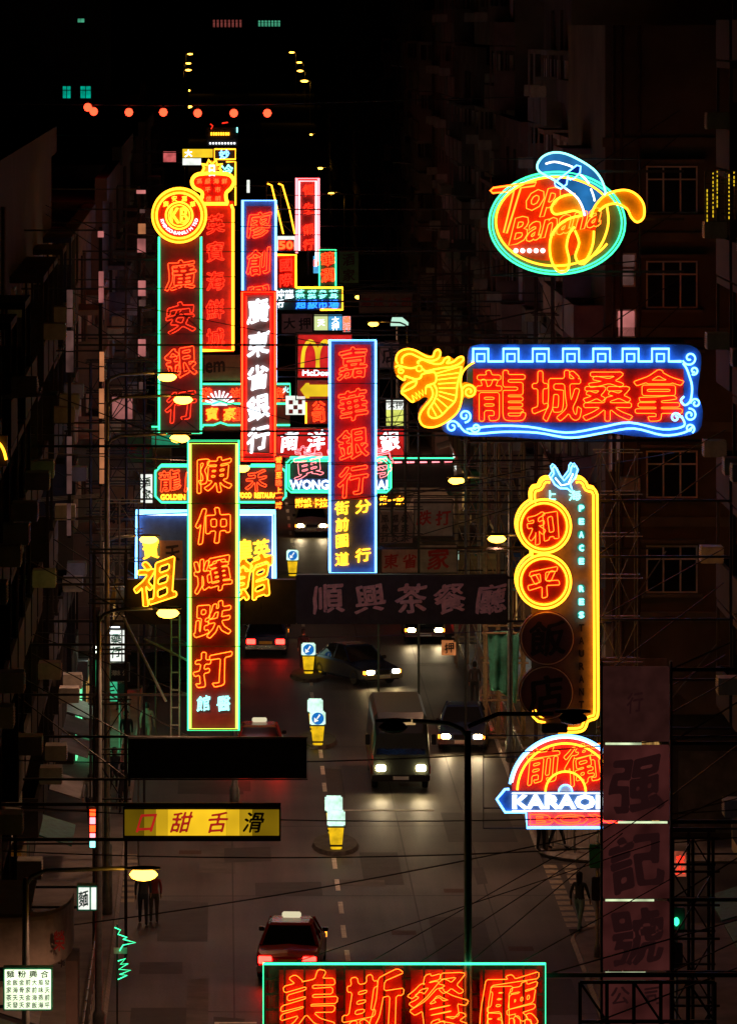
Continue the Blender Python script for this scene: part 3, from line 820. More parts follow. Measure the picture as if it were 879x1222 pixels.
S.tube('wave_tube', wav2, N_BLUE, 1.2)
for c in ((554, 496, 8, -90, 1.4), (539, 509, 8, 0, 1.3), (567, 510, 6, 200, 1.2), (822, 427, 9, 200, 1.3), (827, 442, 5, 240, 1.2), (805, 498, 6, 0, 1.3), (822, 495, 8, 100, -1.4), (829, 481, 6, 180, -1.2), (822, 511, 6, 300, 1.2)):
    S.tube('scroll_tube', spiral(c[0], c[1], c[2], 1.5, c[3], c[4], 22), N_BLUE, 1.1)
S.tube('scroll_tube', smooth_path(T3([(635, 225), (665, 270), (690, 340), (706, 400), (706, 470), (690, 535), (650, 562), (618, 525), (645, 492)]), n=4), N_BLUE, 1.2)
S.shape('dragon_board', smooth_path(G([(85, 200), (110, 140), (200, 108), (300, 145), (400, 180), (430, 125), (478, 125), (480, 190), (560, 185), (600, 210), (670, 180), (690, 230), (665, 330), (650, 420), (700, 410), (780, 440), (790, 520), (720, 555), (680, 540), (640, 660), (560, 740), (440, 805), (350, 800), (285, 730), (300, 640), (370, 560), (330, 540), (240, 590), (130, 500), (150, 420), (190, 395), (100, 365), (70, 275)]), True, 2), mat('golden_sign_enamel', (0.9, 0.5, 0.03), 0.4, 0, 0.2, 3), -0.06, 0.2)
for pts in ([(105, 245), (88, 215), (100, 165), (140, 130), (200, 118), (260, 132), (320, 165), (370, 188), (412, 182), (425, 142), (455, 122), (476, 150), (465, 190), (430, 215), (380, 220), (320, 205), (265, 180), (215, 160), (165, 172), (140, 205), (142, 245)],
            [(290, 245), (275, 232), (320, 212), (380, 235), (440, 250), (490, 240), (512, 205), (545, 188), (553, 212), (530, 242), (590, 228), (632, 192), (668, 186), (674, 215), (630, 252), (560, 276), (500, 282), (420, 296), (350, 312), (322, 292)],
            [(82, 278), (110, 262), (160, 276), (220, 286), (258, 278)], [(100, 350), (130, 376), (165, 390), (165, 356), (205, 366), (262, 382), (302, 370), (312, 342), (352, 326)],
            [(272, 396), (230, 404), (180, 430), (146, 470), (138, 502), (170, 528), (222, 576), (248, 574)], [(270, 400), (252, 440), (205, 468), (148, 490)],
            [(352, 445), (392, 450), (410, 510), (390, 560), (340, 622), (300, 682), (295, 742), (330, 790), (400, 802), (480, 780), (560, 730), (622, 670), (652, 600), (666, 500), (652, 420), (662, 340), (692, 290), (742, 250), (772, 235)],
            [(420, 430), (442, 470), (440, 522), (410, 590), (372, 650), (376, 700), (420, 722), (480, 700), (540, 640), (590, 590), (612, 540), (622, 440), (642, 350), (662, 270)],
            [(352, 328), (420, 320), (440, 360), (430, 410), (382, 430), (352, 442)]):
    S.tube('dragon_tube', smooth_path(G(pts), n=4), N_YEL, 1.05, y=-0.16)
S.tube('dragon_tube', G([(248, 574), (228, 520), (272, 555), (258, 498), (300, 545), (286, 486), (326, 525), (318, 474), (346, 512), (350, 445)]), N_YEL, 0.9, y=-0.16)
for pts in ([(445, 330), (655, 270)], [(450, 352), (632, 326)], [(455, 386), (622, 366)], [(455, 422), (612, 412)], [(460, 460), (616, 460)], [(465, 490), (602, 522)], [(460, 520), (585, 572)], [(446, 550), (542, 632)], [(420, 580), (492, 682)], [(396, 620), (440, 702)]):
    S.tube('fin_tube', G(pts), N_YEL, 0.75, y=-0.16)
S.tube('eye_tube', arc(460 + 290 / 7.325, 400 + 288 / 7.325, 3.6, 0, 340, 12), N_YEL, 0.8, True, -0.16); S.tube('nostril_tube', spiral(460 + 135 / 7.325, 400 + 308 / 7.325, 4.4, 1.2, 90, 1.2), N_YEL, 0.8, y=-0.16)
S.tube('curl_tube', spiral(460 + 728 / 7.325, 400 + 490 / 7.325, 9, 1.5, 160, -1.6), N_YEL, 1.05, y=-0.16)
S.tube('support_rail', [(560, 527), (838, 527)], STEEL, 1.5, y=0.3); S.tube('support_rail', [(560, 405), (838, 405)], STEEL, 1.2, y=0.4)
for x in range(580, 830, 36): S.tube('hanger', [(x, 518), (x, 528)], STEEL, 0.9, y=0.25)
S.arms(1, [408, 470, 527], 0.06, True, 700, 0.45)
S.both_sides(only=('neon_orange',))  # back copies of the characters only, added to redden the wall beyond

# --- round banana sign
N4 = Z(570, 170, 4.186)
S = Sign('banana_sign', 'round green-ringed neon sign with a bunch of bananas and sloping script', 40, 664, 328)
S.shape('board', arc(664, 266, 82, 0, 353, 50, 62), mat('dark_green_sign_enamel', (0.12, 0.2, 0.13), 0.45), 0, 0.3)
S.shape('board_face', arc(652, 262, 60, 0, 353, 40, 49), mat('orange_red_sign_enamel', (0.62, 0.1, 0.03), 0.4), -0.03, -0.001)
S.tube('ring_tube', arc(664, 266, 81, 0, 352, 60, 61), N_GREEN, 1.2, True); S.tube('ring_tube', arc(664, 266, 77, 0, 352, 60, 57.5), N_GREEN, 1.0, True)
S.tube('inner_ring_tube', arc(662, 264, 71, 35, 330, 50, 53), N_YEL, 1.2, y=-0.12)
S.shape('blue_banana', smooth_path(N4([(300, 140), (295, 108), (322, 70), (372, 50), (432, 55), (500, 85), (570, 130), (612, 182), (632, 240), (600, 300), (540, 365), (520, 320), (490, 270), (440, 230), (380, 190)]), True, 3), glow('lit_blue_plastic', (0.02, 0.16, 0.42), var=0.4, scale=1.5), -0.08, 0.12)
S.tube('blue_banana_tube', smooth_path(N4([(440, 232), (380, 188), (340, 166), (300, 140), (295, 108), (322, 70), (372, 50), (432, 55), (500, 85), (570, 130), (612, 182), (632, 240), (628, 262)]), n=4), N_CYAN, 1.25, y=-0.18)
for pts in ([(440, 232), (490, 272), (518, 320), (530, 365)], [(335, 106), (380, 96), (440, 110), (470, 122)], [(508, 160), (530, 178), (552, 205)], [(560, 230), (572, 260), (580, 292)]):
    S.tube('highlight_tube', smooth_path(N4(pts), n=4), N_WHITE, 1.1, y=-0.18)
gl = N4([(380, 198), (490, 113), (510, 118), (507, 150), (482, 175), (457, 186), (447, 162), (440, 208), (412, 230), (385, 216)])
S.shape('sunglasses', gl, mat('deep_blue_sign_enamel', (0.01, 0.03, 0.16), 0.3), -0.12, -0.081); S.tube('sunglasses_tube', gl, N_BLUE, 0.9, True, -0.18)
bans = [[(560, 372), (580, 320), (622, 270), (680, 243), (742, 238), (792, 263), (824, 310), (824, 372), (792, 397), (762, 372), (740, 330), (690, 306), (640, 312), (600, 342)],
        [(520, 356), (480, 340), (430, 350), (382, 357), (364, 330), (384, 290), (430, 264), (482, 258)],
        [(520, 362), (450, 380), (392, 420), (360, 480), (358, 560), (380, 622), (412, 646), (446, 630), (452, 580), (440, 520), (452, 460), (480, 420)],
        [(482, 440), (502, 500), (484, 562), (498, 598), (522, 602), (552, 560), (572, 500), (576, 440)], [(640, 312), (648, 400), (622, 490), (572, 562), (522, 608)]]
for i, b in enumerate(bans):
    p = smooth_path(N4(b), n=4)
    if i < 4: S.shape('yellow_banana', smooth_path(N4(b), True, 3), mat('golden_sign_enamel', (0.9, 0.5, 0.03), 0.4, 0, 0.2, 3), -0.07 - 0.008 * i, 0.05)
    S.tube('banana_tube', p, N_YEL, 1.3, y=-0.17)
S.shape('letter_tray', N4([(60, 240), (75, 222), (290, 192), (282, 218), (212, 228), (145, 455), (120, 455), (178, 242), (70, 252)]), BOARDR, -0.06, -0.031)
S.tube('letter', N4([(60, 240), (75, 226), (290, 196), (280, 216), (212, 226), (142, 452), (126, 450), (178, 242), (72, 252)]), N_ORANGE, 1.1, True, -0.15)
S.word('op', 622, 229, 660, 261, N_ORANGE, 0.035, 0.62, -0.15, slope=6, lean=0.3); S.word('Banana', 607, 261, 714, 292, N_ORANGE, 0.03, 0.62, -0.15, slope=24, lean=0.25)
for i in range(5): S.shape('bulb', arc(615 + 8 * i, 299, 2.8, 0, 320, 9), N_WHITE, -0.12, -0.031)
S.frame(586, 190, 764, 330, STEEL, 0.9, 0.4, 'back_frame'); S.tube('back_frame', [(586, 330), (764, 312)], STEEL, 0.8, y=0.42)
S.arms(1, [205, 262, 325], 0.06, True, 700, 0.4)

# --- unlit long board across the road
S = Sign('unlit_sign', 'long black board with five unlit dull pink neon characters spanning mid street', 36, 480, 746)
S.panel('board', 353, 686, 606, 745, BOARDK, 0, 0.4, 0.04)
for ch, x in zip('順興茶餐廳', (391, 441, 491, 537, 585)): 
    S.solid(ch, x, 714, 38, 37, DEADN, 0.035, 0.1, 0.9, -0.08, 0.05)
S.arms(1, [690, 742], 0.06, False, 606)
S.tube('end_bracket', [(343, 700), (343, 742), (354, 742)], STEEL, 1.2, y=0.1)

# --- tall sign in the middle left: green-yellow border
S = Sign('neon_sign', 'tall black neon sign with lime border, orange characters and white pair at its foot', 46, 254, 873)
S.panel('board', 225, 527, 284, 871, mat('maroon_sign_enamel', (0.24, 0.022, 0.02), 0.5, 0, 0.35, 2), 0, 0.4)
S.frame(227, 529, 282.5, 869, N_LIME, 1.5); S.frame(224.6, 526.6, 285, 871.6, N_GREEN, 1.0, -0.02, 'outer_tube')
for ch, y in zip('陳仲輝跌打', (566, 627, 685, 739, 798)):
    S.neon(ch, 254, y, 45, 44, N_ORANGE, 0.95, 0.035, 0.1, 0.8, -0.08)
    pass
S.solid('館', 243, 839, 17, 19, N_CYAN, 0.03, y=-0.08); S.solid('醫', 267, 839, 17, 19, N_CYAN, 0.03, y=-0.08)
S.arms(-1, [533, 770, 830, 880], 0.05, True, 225)
lad = MB()
for x in (204, 214): a = S.q(x, 735); b = S.q(x, 886); lad.bar((a[0], 0.1, a[1]), (b[0], 0.1, b[1]), 0.025, 5)
for y in range(740, 886, 21): a = S.q(204, y); b = S.q(214, y); lad.bar((a[0], 0.1, a[1]), (b[0], 0.1, b[1]), 0.022, 5)
lad.obj('ladder', GALV, S.root)
a = S.q(148, 738); b = S.q(198, 838); MB().bar((a[0], 0.0, a[1]), (b[0], 0.1, b[1]), 0.04, 5).obj('brace_rod', GALV, S.root)
a = S.q(172, 762); b = S.q(226, 790); MB().bar((a[0], 0.0, a[1]), (b[0], 0.1, b[1]), 0.03, 5).obj('brace_rod', GALV, S.root)
S.tube('front_rod', [(222, 600), (288, 600)], STEEL, 0.45, y=-0.22, n=4)
S.tube('front_rod', [(222, 712), (288, 712)], STEEL, 0.45, y=-0.22, n=4)
S.tube('front_rod', [(222, 770), (288, 770)], STEEL, 0.45, y=-0.22, n=4)
S.both_sides()

# --- blue bordered vertical bank sign in mid street
S = Sign('neon_sign', 'tall blue-bordered neon sign with red characters hanging in mid street', 38, 420, 685)
S.panel('board', 393, 407, 448, 683, mat('slate_blue_sign_enamel', (0.1, 0.15, 0.3), 0.45), 0, 0.4)
S.panel('glow_field', 399, 411, 442.5, 596, mat('crimson_glow_enamel', (0.58, 0.035, 0.045), 0.5, 0, 0.3, 2), -0.012, -0.001)  # crimson put in to carry the red glow round the characters
S.frame(393.5, 406.5, 448, 683, N_BLUE, 1.3)
for ch, y in zip('嘉華銀行', (433, 483, 529, 573)):
    S.neon(ch, 421, y, 36, 38, N_RED, 0.85, 0.03, 0.1, 0.8, -0.15)
    pass
for ch, y in zip('街前圍道', (606, 626, 645, 667)): S.solid(ch, 408, y, 17, 17, N_YEL, 0.03, y=-0.08)
for ch, y in zip('分行', (604, 662)): S.solid(ch, 433, y, 19, 17, N_YEL, 0.03, y=-0.08)
S.arms(-1, [412, 515], 0.05, True, 393); S.arms(1, [412, 515, 600, 655], 0.05, True, 448)
S.tube('front_rod', [(390, 457), (452, 457)], STEEL, 0.45, y=-0.22, n=4)
S.tube('front_rod', [(390, 551), (452, 551)], STEEL, 0.45, y=-0.22, n=4)
S.tube('front_rod', [(390, 590), (452, 590)], STEEL, 0.45, y=-0.22, n=4)
S.both_sides()

# --- left bank sign with round emblem
S = Sign('bank_sign', 'green-bordered vertical neon sign topped by a round yellow emblem', 36, 215, 521)
S.panel('board', 190, 283, 240, 519, mat('brown_red_sign_enamel', (0.32, 0.05, 0.045), 0.5), 0, 0.4)
S.tube('border_tube', [(190, 283), (190, 517), (240, 517), (240, 283)], N_GREEN, 1.3)
for ch, y in zip('廣安銀行', (328, 379, 432, 484)): S.neon(ch, 216, y, 37, 38, N_REDD if ch in '安行' else N_RED, 0.8, 0.03, 0.1, 0.8, -0.09)
S.shape('emblem_disc', arc(214, 257, 33, 0, 352, 42), BOARDY, -0.05, 0.3); S.shape('emblem_ring', arc(214, 257, 26, 0, 352, 40), BOARDR, -0.09, -0.051)
S.tube('emblem_tube', arc(214, 257, 32, 0, 352, 44), N_YEL, 1.2, True, -0.15); S.tube('emblem_tube', arc(214, 257, 27, 0, 352, 44), N_YEL, 1.2, True, -0.15)
S.shape('emblem_core', arc(214, 257, 15.5, 0, 352, 30), BOARDO, -0.11, -0.091); S.tube('emblem_tube', arc(214, 257, 16, 0, 352, 30), N_YEL, 1.0, True, -0.16); S.tube('emblem_tube', arc(214, 257, 12.5, 0, 352, 30), N_YEL, 0.7, True, -0.16)
S.word('KB', 204, 248, 224, 266, N_YEL, 0.0, 0.8, -0.17)
for i, ch in enumerate('KWONGONBANKLIMITED'):
    a = radians(196 + (344 - 196) * i / 17); cx = 214 + 21 * cos(a); cy = 257 - 21 * sin(a)
    lp = OUT[ch]; t = a + pi / 2; k = 5.5
    ax, az = S.q(cx, cy)
    res = [[(ax + ((x - 0.3) * cos(t) - (y - 0.35) * sin(t)) * k / S.s, az + ((x - 0.3) * sin(t) + (y - 0.35) * cos(t)) * k / S.s) for x, y in l] for l in lp]
    filled(res, -0.13, -0.1).obj('ring_letter', N_WHITE, S.root)
for i, ch in enumerate('行銀安廣港香') if False else enumerate('華嘉安廣'):
    a = radians(40 + 33 * i); S.solid(ch, 214 + 21 * cos(a), 257 - 21 * sin(a), 7, 7, N_YEL, 0.02, y=-0.12, d=0.02, name='ring_character')
S.arms(-1, [310, 345, 400, 440, 505], 0.05, True, 190)
a = S.q(190, 395); b = S.q(216, 372); c = S.q(241, 395); MB().bar((a[0], -0.14, a[1]), (b[0], -0.14, b[1]), 0.02, 4).bar((b[0], -0.14, b[1]), (c[0], -0.14, c[1]), 0.02, 4).obj('front_brace', STEEL, S.root)
a = S.q(203, 513); b = S.q(219, 500); c = S.q(236, 513); MB().bar((a[0], -0.14, a[1]), (b[0], -0.14, b[1]), 0.02, 4).bar((b[0], -0.14, b[1]), (c[0], -0.14, c[1]), 0.02, 4).obj('front_brace', STEEL, S.root)
S.tube('front_rod', [(186, 344), (246, 344)], STEEL, 0.45, y=-0.22, n=4)
S.tube('front_rod', [(186, 398), (246, 398)], STEEL, 0.45, y=-0.22, n=4)
S.tube('front_rod', [(186, 441), (246, 441)], STEEL, 0.45, y=-0.22, n=4)
S.tube('front_rod', [(186, 465), (246, 465)], STEEL, 0.45, y=-0.22, n=4)
S.both_sides()

# --- seafood sign behind it
S = Sign('neon_sign', 'vertical red neon sign with thick yellow border and crown-shaped top on the left', 32, 258, 421)
S.panel('board', 232, 240, 279, 420, BOARDR, 0, 0.35)
crown = smooth_path([(232, 243), (240, 238), (241, 229), (232, 224), (229, 216), (234, 209), (246, 207), (262, 207), (274, 209), (279, 216), (276, 224), (270, 230), (270, 238), (272, 243)], n=3)
S.shape('crown_board', crown, BOARDR, -0.04, 0.2)
S.tube('crown_tube', crown, N_YEL, 2.0, True, -0.13)
S.tube('border_tube', [(276, 244), (278, 250), (278, 418), (242, 418)], N_YEL, 1.7)
for ch, y in zip('英寶海鮮城', (267, 300, 335, 369, 403)): S.neon(ch, 257, y, 22, 24, N_REDD, 0.7, 0.03, 0.1, 0.7, -0.12)
for ch, x, y in (('高', 238, 216), ('級', 248, 216), ('海', 258, 216), ('鮮', 268, 216), ('平', 248, 226), ('市', 260, 226), ('信', 249, 237), ('明', 260, 237)): S.solid(ch, x, y, 7, 7, N_RED, 0.03, y=-0.1, name='small_character')
S.shape('sun_disc', [p for i in range(10) for p in (arc(253, 203, 12 if i % 2 else 7.5, 18 * i, 18 * i, 1)[0],)] + [(241, 206)], BOARDY, -0.03, 0.1)
S.tube('ray_tube', [(241, 206), (244, 200), (241, 196), (247, 197), (249, 191), (253, 196), (258, 191), (259, 197), (265, 196), (262, 201), (265, 206)], N_YEL, 1.3)
S.solid('日' if '日' in OUT else '口', 253, 203, 10, 15, N_WHITE, 0.05, 0, 0, -0.12)
S.arms(-1, [250, 300, 345, 390], 0.05, False, 232)
S.tube('front_rod', [(240, 265), (284, 265)], STEEL, 0.45, y=-0.22, n=4)
S.tube('front_rod', [(240, 300), (284, 300)], STEEL, 0.45, y=-0.22, n=4)
S.tube('front_rod', [(240, 330), (284, 330)], STEEL, 0.45, y=-0.22, n=4)
S.tube('front_rod', [(240, 368), (284, 368)], STEEL, 0.45, y=-0.22, n=4)
S.both_sides()

# --- blue-white bordered sign above the white-character sign
S = Sign('neon_sign', 'blue and white bordered vertical neon sign partly hidden behind the white-character sign', 30, 309, 470)
S.panel('board', 289, 240, 329, 468, mat('slate_blue_sign_enamel', (0.1, 0.15, 0.3), 0.45), 0, 0.35)
S.panel('glow_field', 294, 246, 324, 462, mat('crimson_glow_enamel', (0.58, 0.035, 0.045), 0.5, 0, 0.3, 2), -0.012, -0.001)  # red tube glow helped by a crimson area put into the board
S.frame(289.5, 239.5, 329, 468, N_BLUE, 1.4); S.tube('white_tube', [(329, 300), (329, 466)], N_WHITE, 1.2, y=-0.15)
for ch, y in zip('廖創興', (268, 312, 355)): S.neon(ch, 309, y, 30, 32, N_RED, 0.75, 0.03, 0.1, 0.8, -0.1)
S.arms(1, [250, 300, 350, 400, 450], 0.04, False, 329)
S.tube('front_rod', [(286, 270), (333, 270)], STEEL, 0.45, y=-0.22, n=4)
S.tube('front_rod', [(286, 300), (333, 300)], STEEL, 0.45, y=-0.22, n=4)
S.both_sides()

# --- red sign with white characters
S = Sign('channel_letter_sign', 'red vertical sign with five thick white characters', 34, 308, 553)
S.panel('board', 287, 347, 330, 551, mat('dark_brown_sign_enamel', (0.2, 0.1, 0.09), 0.5), 0, 0.35)
S.panel('red_margin', 287, 347, 293, 551, BOARDR, -0.03, -0.002); S.panel('red_margin', 324, 347, 330, 551, BOARDR, -0.03, -0.002); S.panel('red_margin', 293.2, 347, 323.8, 352, BOARDR, -0.03, -0.002); S.panel('red_margin', 293.2, 540, 323.8, 551, BOARDR, -0.03, -0.002)
S.frame(289, 348.5, 328, 549.5, N_RED, 1.0); S.frame(294, 353, 323, 541, N_DRED, 0.9, -0.1, 'inner_tube')
for ch, y in zip('廣東省銀行', (371, 410, 450, 486, 523)): S.solid(ch, 308, y, 27, 31, N_WHITE, 0.045, 0.14, 1.0, -0.1, 0.09)
S.arms(1, [360, 440, 520], 0.05, True, 330)
S.both_sides()

# --- distant red sign with white-pink border
S = Sign('neon_sign', 'distant upright red neon sign with glowing white-pink border', 22, 367, 328)
S.panel('board', 354, 212, 381, 300, BOARDR, 0, 0.35)
S.tube('border_tube', [(354, 302), (354, 213), (380, 213), (380, 312)], N_PINK, 1.5); S.tube('white_tube', [(357, 300), (357, 216), (377, 216), (377, 318)], N_WHITE, 0.9)
for ch, y in zip('恒生銀行', (227, 249, 274, 292)): S.neon(ch, 368, y, 13, 14, N_REDD, 0.5, 0.02, 0.1, 0.6, -0.08)
S.panel('lower_box', 374, 306, 381, 326, B_BLUE, -0.05, 0.2); S.solid('口', 377, 313, 7, 9, N_RED, 0.06, y=-0.1)
S.panel('hanger_post', 366, 300, 369, 329, STEEL, 0.05, 0.2)
S.arms(1, [232, 270, 296], 0.05, False, 381)
S.tube('front_rod', [(352, 233), (384, 233)], STEEL, 0.45, y=-0.22, n=4)
S.tube('front_rod', [(352, 256), (384, 256)], STEEL, 0.45, y=-0.22, n=4)
S.tube('front_rod', [(352, 280), (384, 280)], STEEL, 0.45, y=-0.22, n=4)
S.both_sides()

# --- small cluster under it
S = Sign('neon_sign', 'small yellow and red stepped neon sign beside the blue and white bordered sign', 26, 342, 346)
S.panel('board', 331, 305, 354, 345, BOARDR, 0, 0.3); S.tube('border_tube', [(331, 304), (353, 304), (353, 344)], N_YEL, 1.2)
S.panel('top_panel', 331, 282, 352, 300, B_WHITE, -0.02, 0.25); S.panel('top_red', 332, 286, 351, 299, BOARDR, -0.05, -0.021)
S.word('T' if '50' not in OUT else '50', 333, 287, 350, 297, N_RED, 0.05, y=-0.09) if False else [S.word(c, 333 + 9 * i, 288, 340 + 9 * i, 297, N_RED, 0.05, y=-0.09, name='digit') for i, c in enumerate('50')]
S.solid('國', 341, 316, 17, 17, N_DRED, 0.02, y=-0.06); S.solid('際', 341, 334, 17, 17, N_DRED, 0.02, y=-0.06)
S.arms(1, [300, 342], 0.04, False, 352)
S = Sign('neon_sign', 'two-row green and blue lettered sign with yellow border, left of street centre', 27, 370, 372)
S.panel('board', 330, 344, 409, 370, mat('dark_teal_sign_enamel', (0.03, 0.1, 0.1), 0.5), 0, 0.3)
S.tube('border_tube', [(353, 343), (408.5, 343), (408.5, 369.5), (382, 369.5)], N_YEL, 1.2)
for ch, x in zip('神龍燕窩參茸', (334, 345, 358, 372, 385, 398)): S.solid(ch, x, 351, 11, 11, N_CYAN if x > 350 else N_WHITE, 0.03, y=-0.08)
for ch, x in zip('超級市場', (359, 373, 385, 398)): S.solid(ch, x, 363, 12, 11, N_DBLUE, 0.04, y=-0.08)
S.solid('行', 335, 362, 8, 10, N_WHITE, 0.05, y=-0.08)
S.panel('green_back', 353, 345.5, 407, 356.5, BOARDG, -0.01, -0.001); S.panel('blue_back', 353, 357.5, 407, 368.5, BOARDB, -0.01, -0.001)
S.arms(1, [347, 366], 0.04, False, 408)
S = Sign('neon_sign', 'small green-bordered upright sign with two red characters right of the white-pink sign', 24, 391, 346)
S.panel('board', 381, 297, 401, 346, mat('dark_green_sign_enamel', (0.12, 0.2, 0.13), 0.45), 0, 0.3); S.tube('border_tube', [(381, 345), (381, 298), (400.5, 298), (400.5, 345)], N_GREEN, 0.9)
for ch, y in zip('華潤', (309, 328)): S.shape('character_tray', arc(391, y, 8.5, 0, 340, 16), BOARDR, -0.02, -0.001); S.neon(ch, 391, y, 17, 17, N_RED, 0.5, 0.02, y=-0.09)
S.arms(1, [300, 340], 0.04, False, 400)

# --- arches sign with arrow
S = Sign('fast_food_sign', 'red lit sign with yellow arches and a yellow arrow, half hidden', 32, 387, 476)
S.panel('board', 355, 399, 420, 451, BOARDR, 0, 0.35); S.panel('face', 356, 400, 419, 450, B_RED, -0.02, -0.001)
m_ = []
for cx in (370, 388): m_.append(smooth_path([(cx - 9.5, 440), (cx - 8, 420), (cx - 4, 410), (cx, 407), (cx + 4, 410), (cx + 8, 420), (cx + 9.3, 440)], n=4))
for p in m_: S.tube('arch', p, B_YEL, 2.2, y=-0.06, n=8)
S.word("McDonald's", 361, 441.5, 412, 448, N_WHITE, 0.04, y=-0.06, d=0.03)
S.panel('arrow_box', 355, 454, 420, 476, BOARDR, 0, 0.35)
S.shape('arrow', [(358, 465), (365, 457), (369, 457), (369, 459), (415, 459), (415, 473), (369, 473), (369, 475), (365, 475)], B_YEL, -0.05, -0.002)
S.frame(353, 397, 440, 477, STEEL, 1.0, 0.0, 'steel_frame'); S.arms(1, [400, 452, 476], 0.05, False, 420)

# --- three little lit panels
S = Sign('light_box', 'row of three small lit panels, pale, blue and red, above the arches sign', 26, 397, 397)
S.panel('panel', 375, 376, 391, 395, glow('lit_pale_green_panel', (0.7, 0.8, 0.35)), 0, 0.25); S.panel('panel', 392, 376, 408, 395, B_BLUE, 0, 0.25); S.panel('panel', 409, 377, 418, 396, glow('lit_pale_pink_panel', (0.9, 0.5, 0.5)), 0, 0.25)
for ch, x, y, m in (('大', 400, 382, N_WHITE), ('押', 400, 390, N_WHITE), ('藥', 413.5, 382, N_RED), ('行', 413.5, 391, N_RED), ('天', 383, 385, N_WHITE)): S.solid(ch, x, y, 9, 9, m, 0.03, y=-0.04, d=0.03)
S.arms(1, [378, 394], 0.04, False, 418)

# --- long red sign with white characters
S = Sign('light_box', 'long bright red horizontal sign with white characters behind the mid-street sign', 33, 406, 547)
S.panel('board', 330, 511, 482, 546, BOARDR, 0, 0.3); S.panel('face', 331, 512, 481, 545, B_RED, -0.02, -0.001)
for ch, x in zip('南洋商業銀', (345, 377, 407, 436, 465)): S.solid(ch, x, 526, 23, 25, N_WHITE, 0.04, 0.1, 0.8, -0.06, 0.039)
S.arms(1, [514, 544], 0.05, False, 482)
S.both_sides()

# --- green framed sign with pink outline characters
S = Sign('neon_sign', 'green-bordered sign with pink outlined characters over white Latin letters on blue', 35, 403, 589)
S.panel('board', 341, 547, 466, 587, mat('dark_teal_sign_enamel', (0.03, 0.1, 0.1), 0.5), 0, 0.3); S.panel('blue_strip', 344, 571, 464, 585, BOARDB, -0.02, -0.001)
S.frame(342, 547, 466, 587, N_GREEN, 1.2, cut=5); S.frame(345, 550, 463, 584.5, N_GREEN, 0.7, name='inner_tube', cut=4)
for ch, x in zip('黃珠海', (368, 409, 450)): S.neon(ch, x, 551, 36, 40, N_PINK, 0.7, 0.03, 0.1, 0.8, -0.14)
S.word('WONG CHUN HAI', 346, 573, 462, 583.5, N_WHITE, 0.035, y=-0.06, d=0.03)
S.arms(1, [550, 586], 0.05, False, 466)
S.both_sides()

# --- octagonal green framed restaurant sign
S = Sign('neon_sign', 'long green-bordered sign with cut corners, red characters and yellow Latin letters', 33.5, 262, 602)
S.shape('board', [(193, 557), (340, 557), (340, 598), (193, 598), (186, 591), (186, 564)], mat('maroon_black_sign_enamel', (0.14, 0.05, 0.045), 0.5), 0, 0.3)
S.frame(185.5, 556, 341, 599, N_GREEN, 1.3, cut=7)
for ch, x in zip('龍鳳嘉禾', (203, 232, 262, 306)): S.neon(ch, x, 573, 26, 26, N_RED, 0.75, 0.03, 0.1, 0.8, -0.1)
S.word('GOLDEN', 192, 590, 221, 596, N_YEL, 0.05, y=-0.07); S.word('FOOD  RESTAURANT', 285, 588, 337, 594, N_YEL, 0.05, y=-0.07)
S.arms(-1, [560, 596], 0.05, True, 190)
S.both_sides()
S = Sign('light_box', 'small bright white box at the left end of the green-bordered restaurant sign', 33, 175, 602)
S.panel('case', 166, 564, 183, 602, STEEL, 0.0, 0.5); S.panel('face', 168, 566, 182, 600, B_WHITE, -0.03, -0.001); S.solid('酒', 175, 575, 11, 12, BOARDG, 0.03, y=-0.05, d=0.019); S.solid('家', 175, 590, 11, 12, BOARDG, 0.03, y=-0.05, d=0.019)
S.arms(-1, [570, 598], 0.04, False, 167)

# --- thin vertical strip
S = Sign('neon_strip', 'thin vertical strip of tiny red and yellow characters beside the red vertical sign', 36, 332.5, 609)
S.panel('board', 328, 544, 337, 608, mat('maroon_black_sign_enamel', (0.14, 0.05, 0.045), 0.5), 0, 0.15)
for i, ch in enumerate('營業至晚上一時'): S.solid(ch, 332.5, 549 + 9 * i, 8, 8.5, N_RED if i % 2 else N_ORANGE, 0.03, y=-0.05)
S.arms(-1, [546, 606], 0.03, False, 328)

# --- small yellow text line
S = Sign('neon_sign', 'short row of small yellow characters under the pink-character sign', 32, 372, 608)
S.panel('board', 352, 593, 391, 607, mat('dark_brown_sign_enamel', (0.2, 0.1, 0.09), 0.5), 0, 0.2)
for ch, x in zip('附設卡拉', (357, 367, 377, 386)): S.solid(ch, x, 600, 10, 11, N_YEL, 0.04, y=-0.06)
S.arms(1, [594], 0.03, False, 391)

# --- jewellery sign with shell
S = Sign('neon_sign', 'red sign with green wavy tubes and a white shell on the left', 31, 294, 516)
S.panel('board', 242, 457, 346, 514, mat('dark_red_sign_enamel', (0.34, 0.04, 0.035), 0.5), 0, 0.3)
for yy in (458, 481.5, 507):
    S.tube('green_tube', [(242, yy), (255, yy), (263, yy - (3 if yy > 470 else 0)), (272, yy), (346, yy)] if yy > 470 else [(242, yy), (346, yy), (346, 480)], N_GREEN, 1.1)
for i in range(9):
    a = 20 + 17.5 * i; S.tube('shell_rib', [arc(262, 484, 9, a, a, 1)[0], arc(262, 484, 18, a, a, 1)[0]], N_WHITE, 0.9)
S.shape('shell', arc(262, 484, 9.5, 0, 180, 14), B_WHITE, -0.08, -0.001)
for ch, x in zip('寶豪', (253, 274)): S.solid(ch, x, 494, 16, 16, N_ORANGE, 0.03, y=-0.07)
for ch, x, y in (('發', 246, 471), ('祥', 282, 471), ('金', 284, 494), ('家', 333, 471)): S.neon(ch, x, y, 15, 17, N_RED, 0.5, 0.02, y=-0.07)
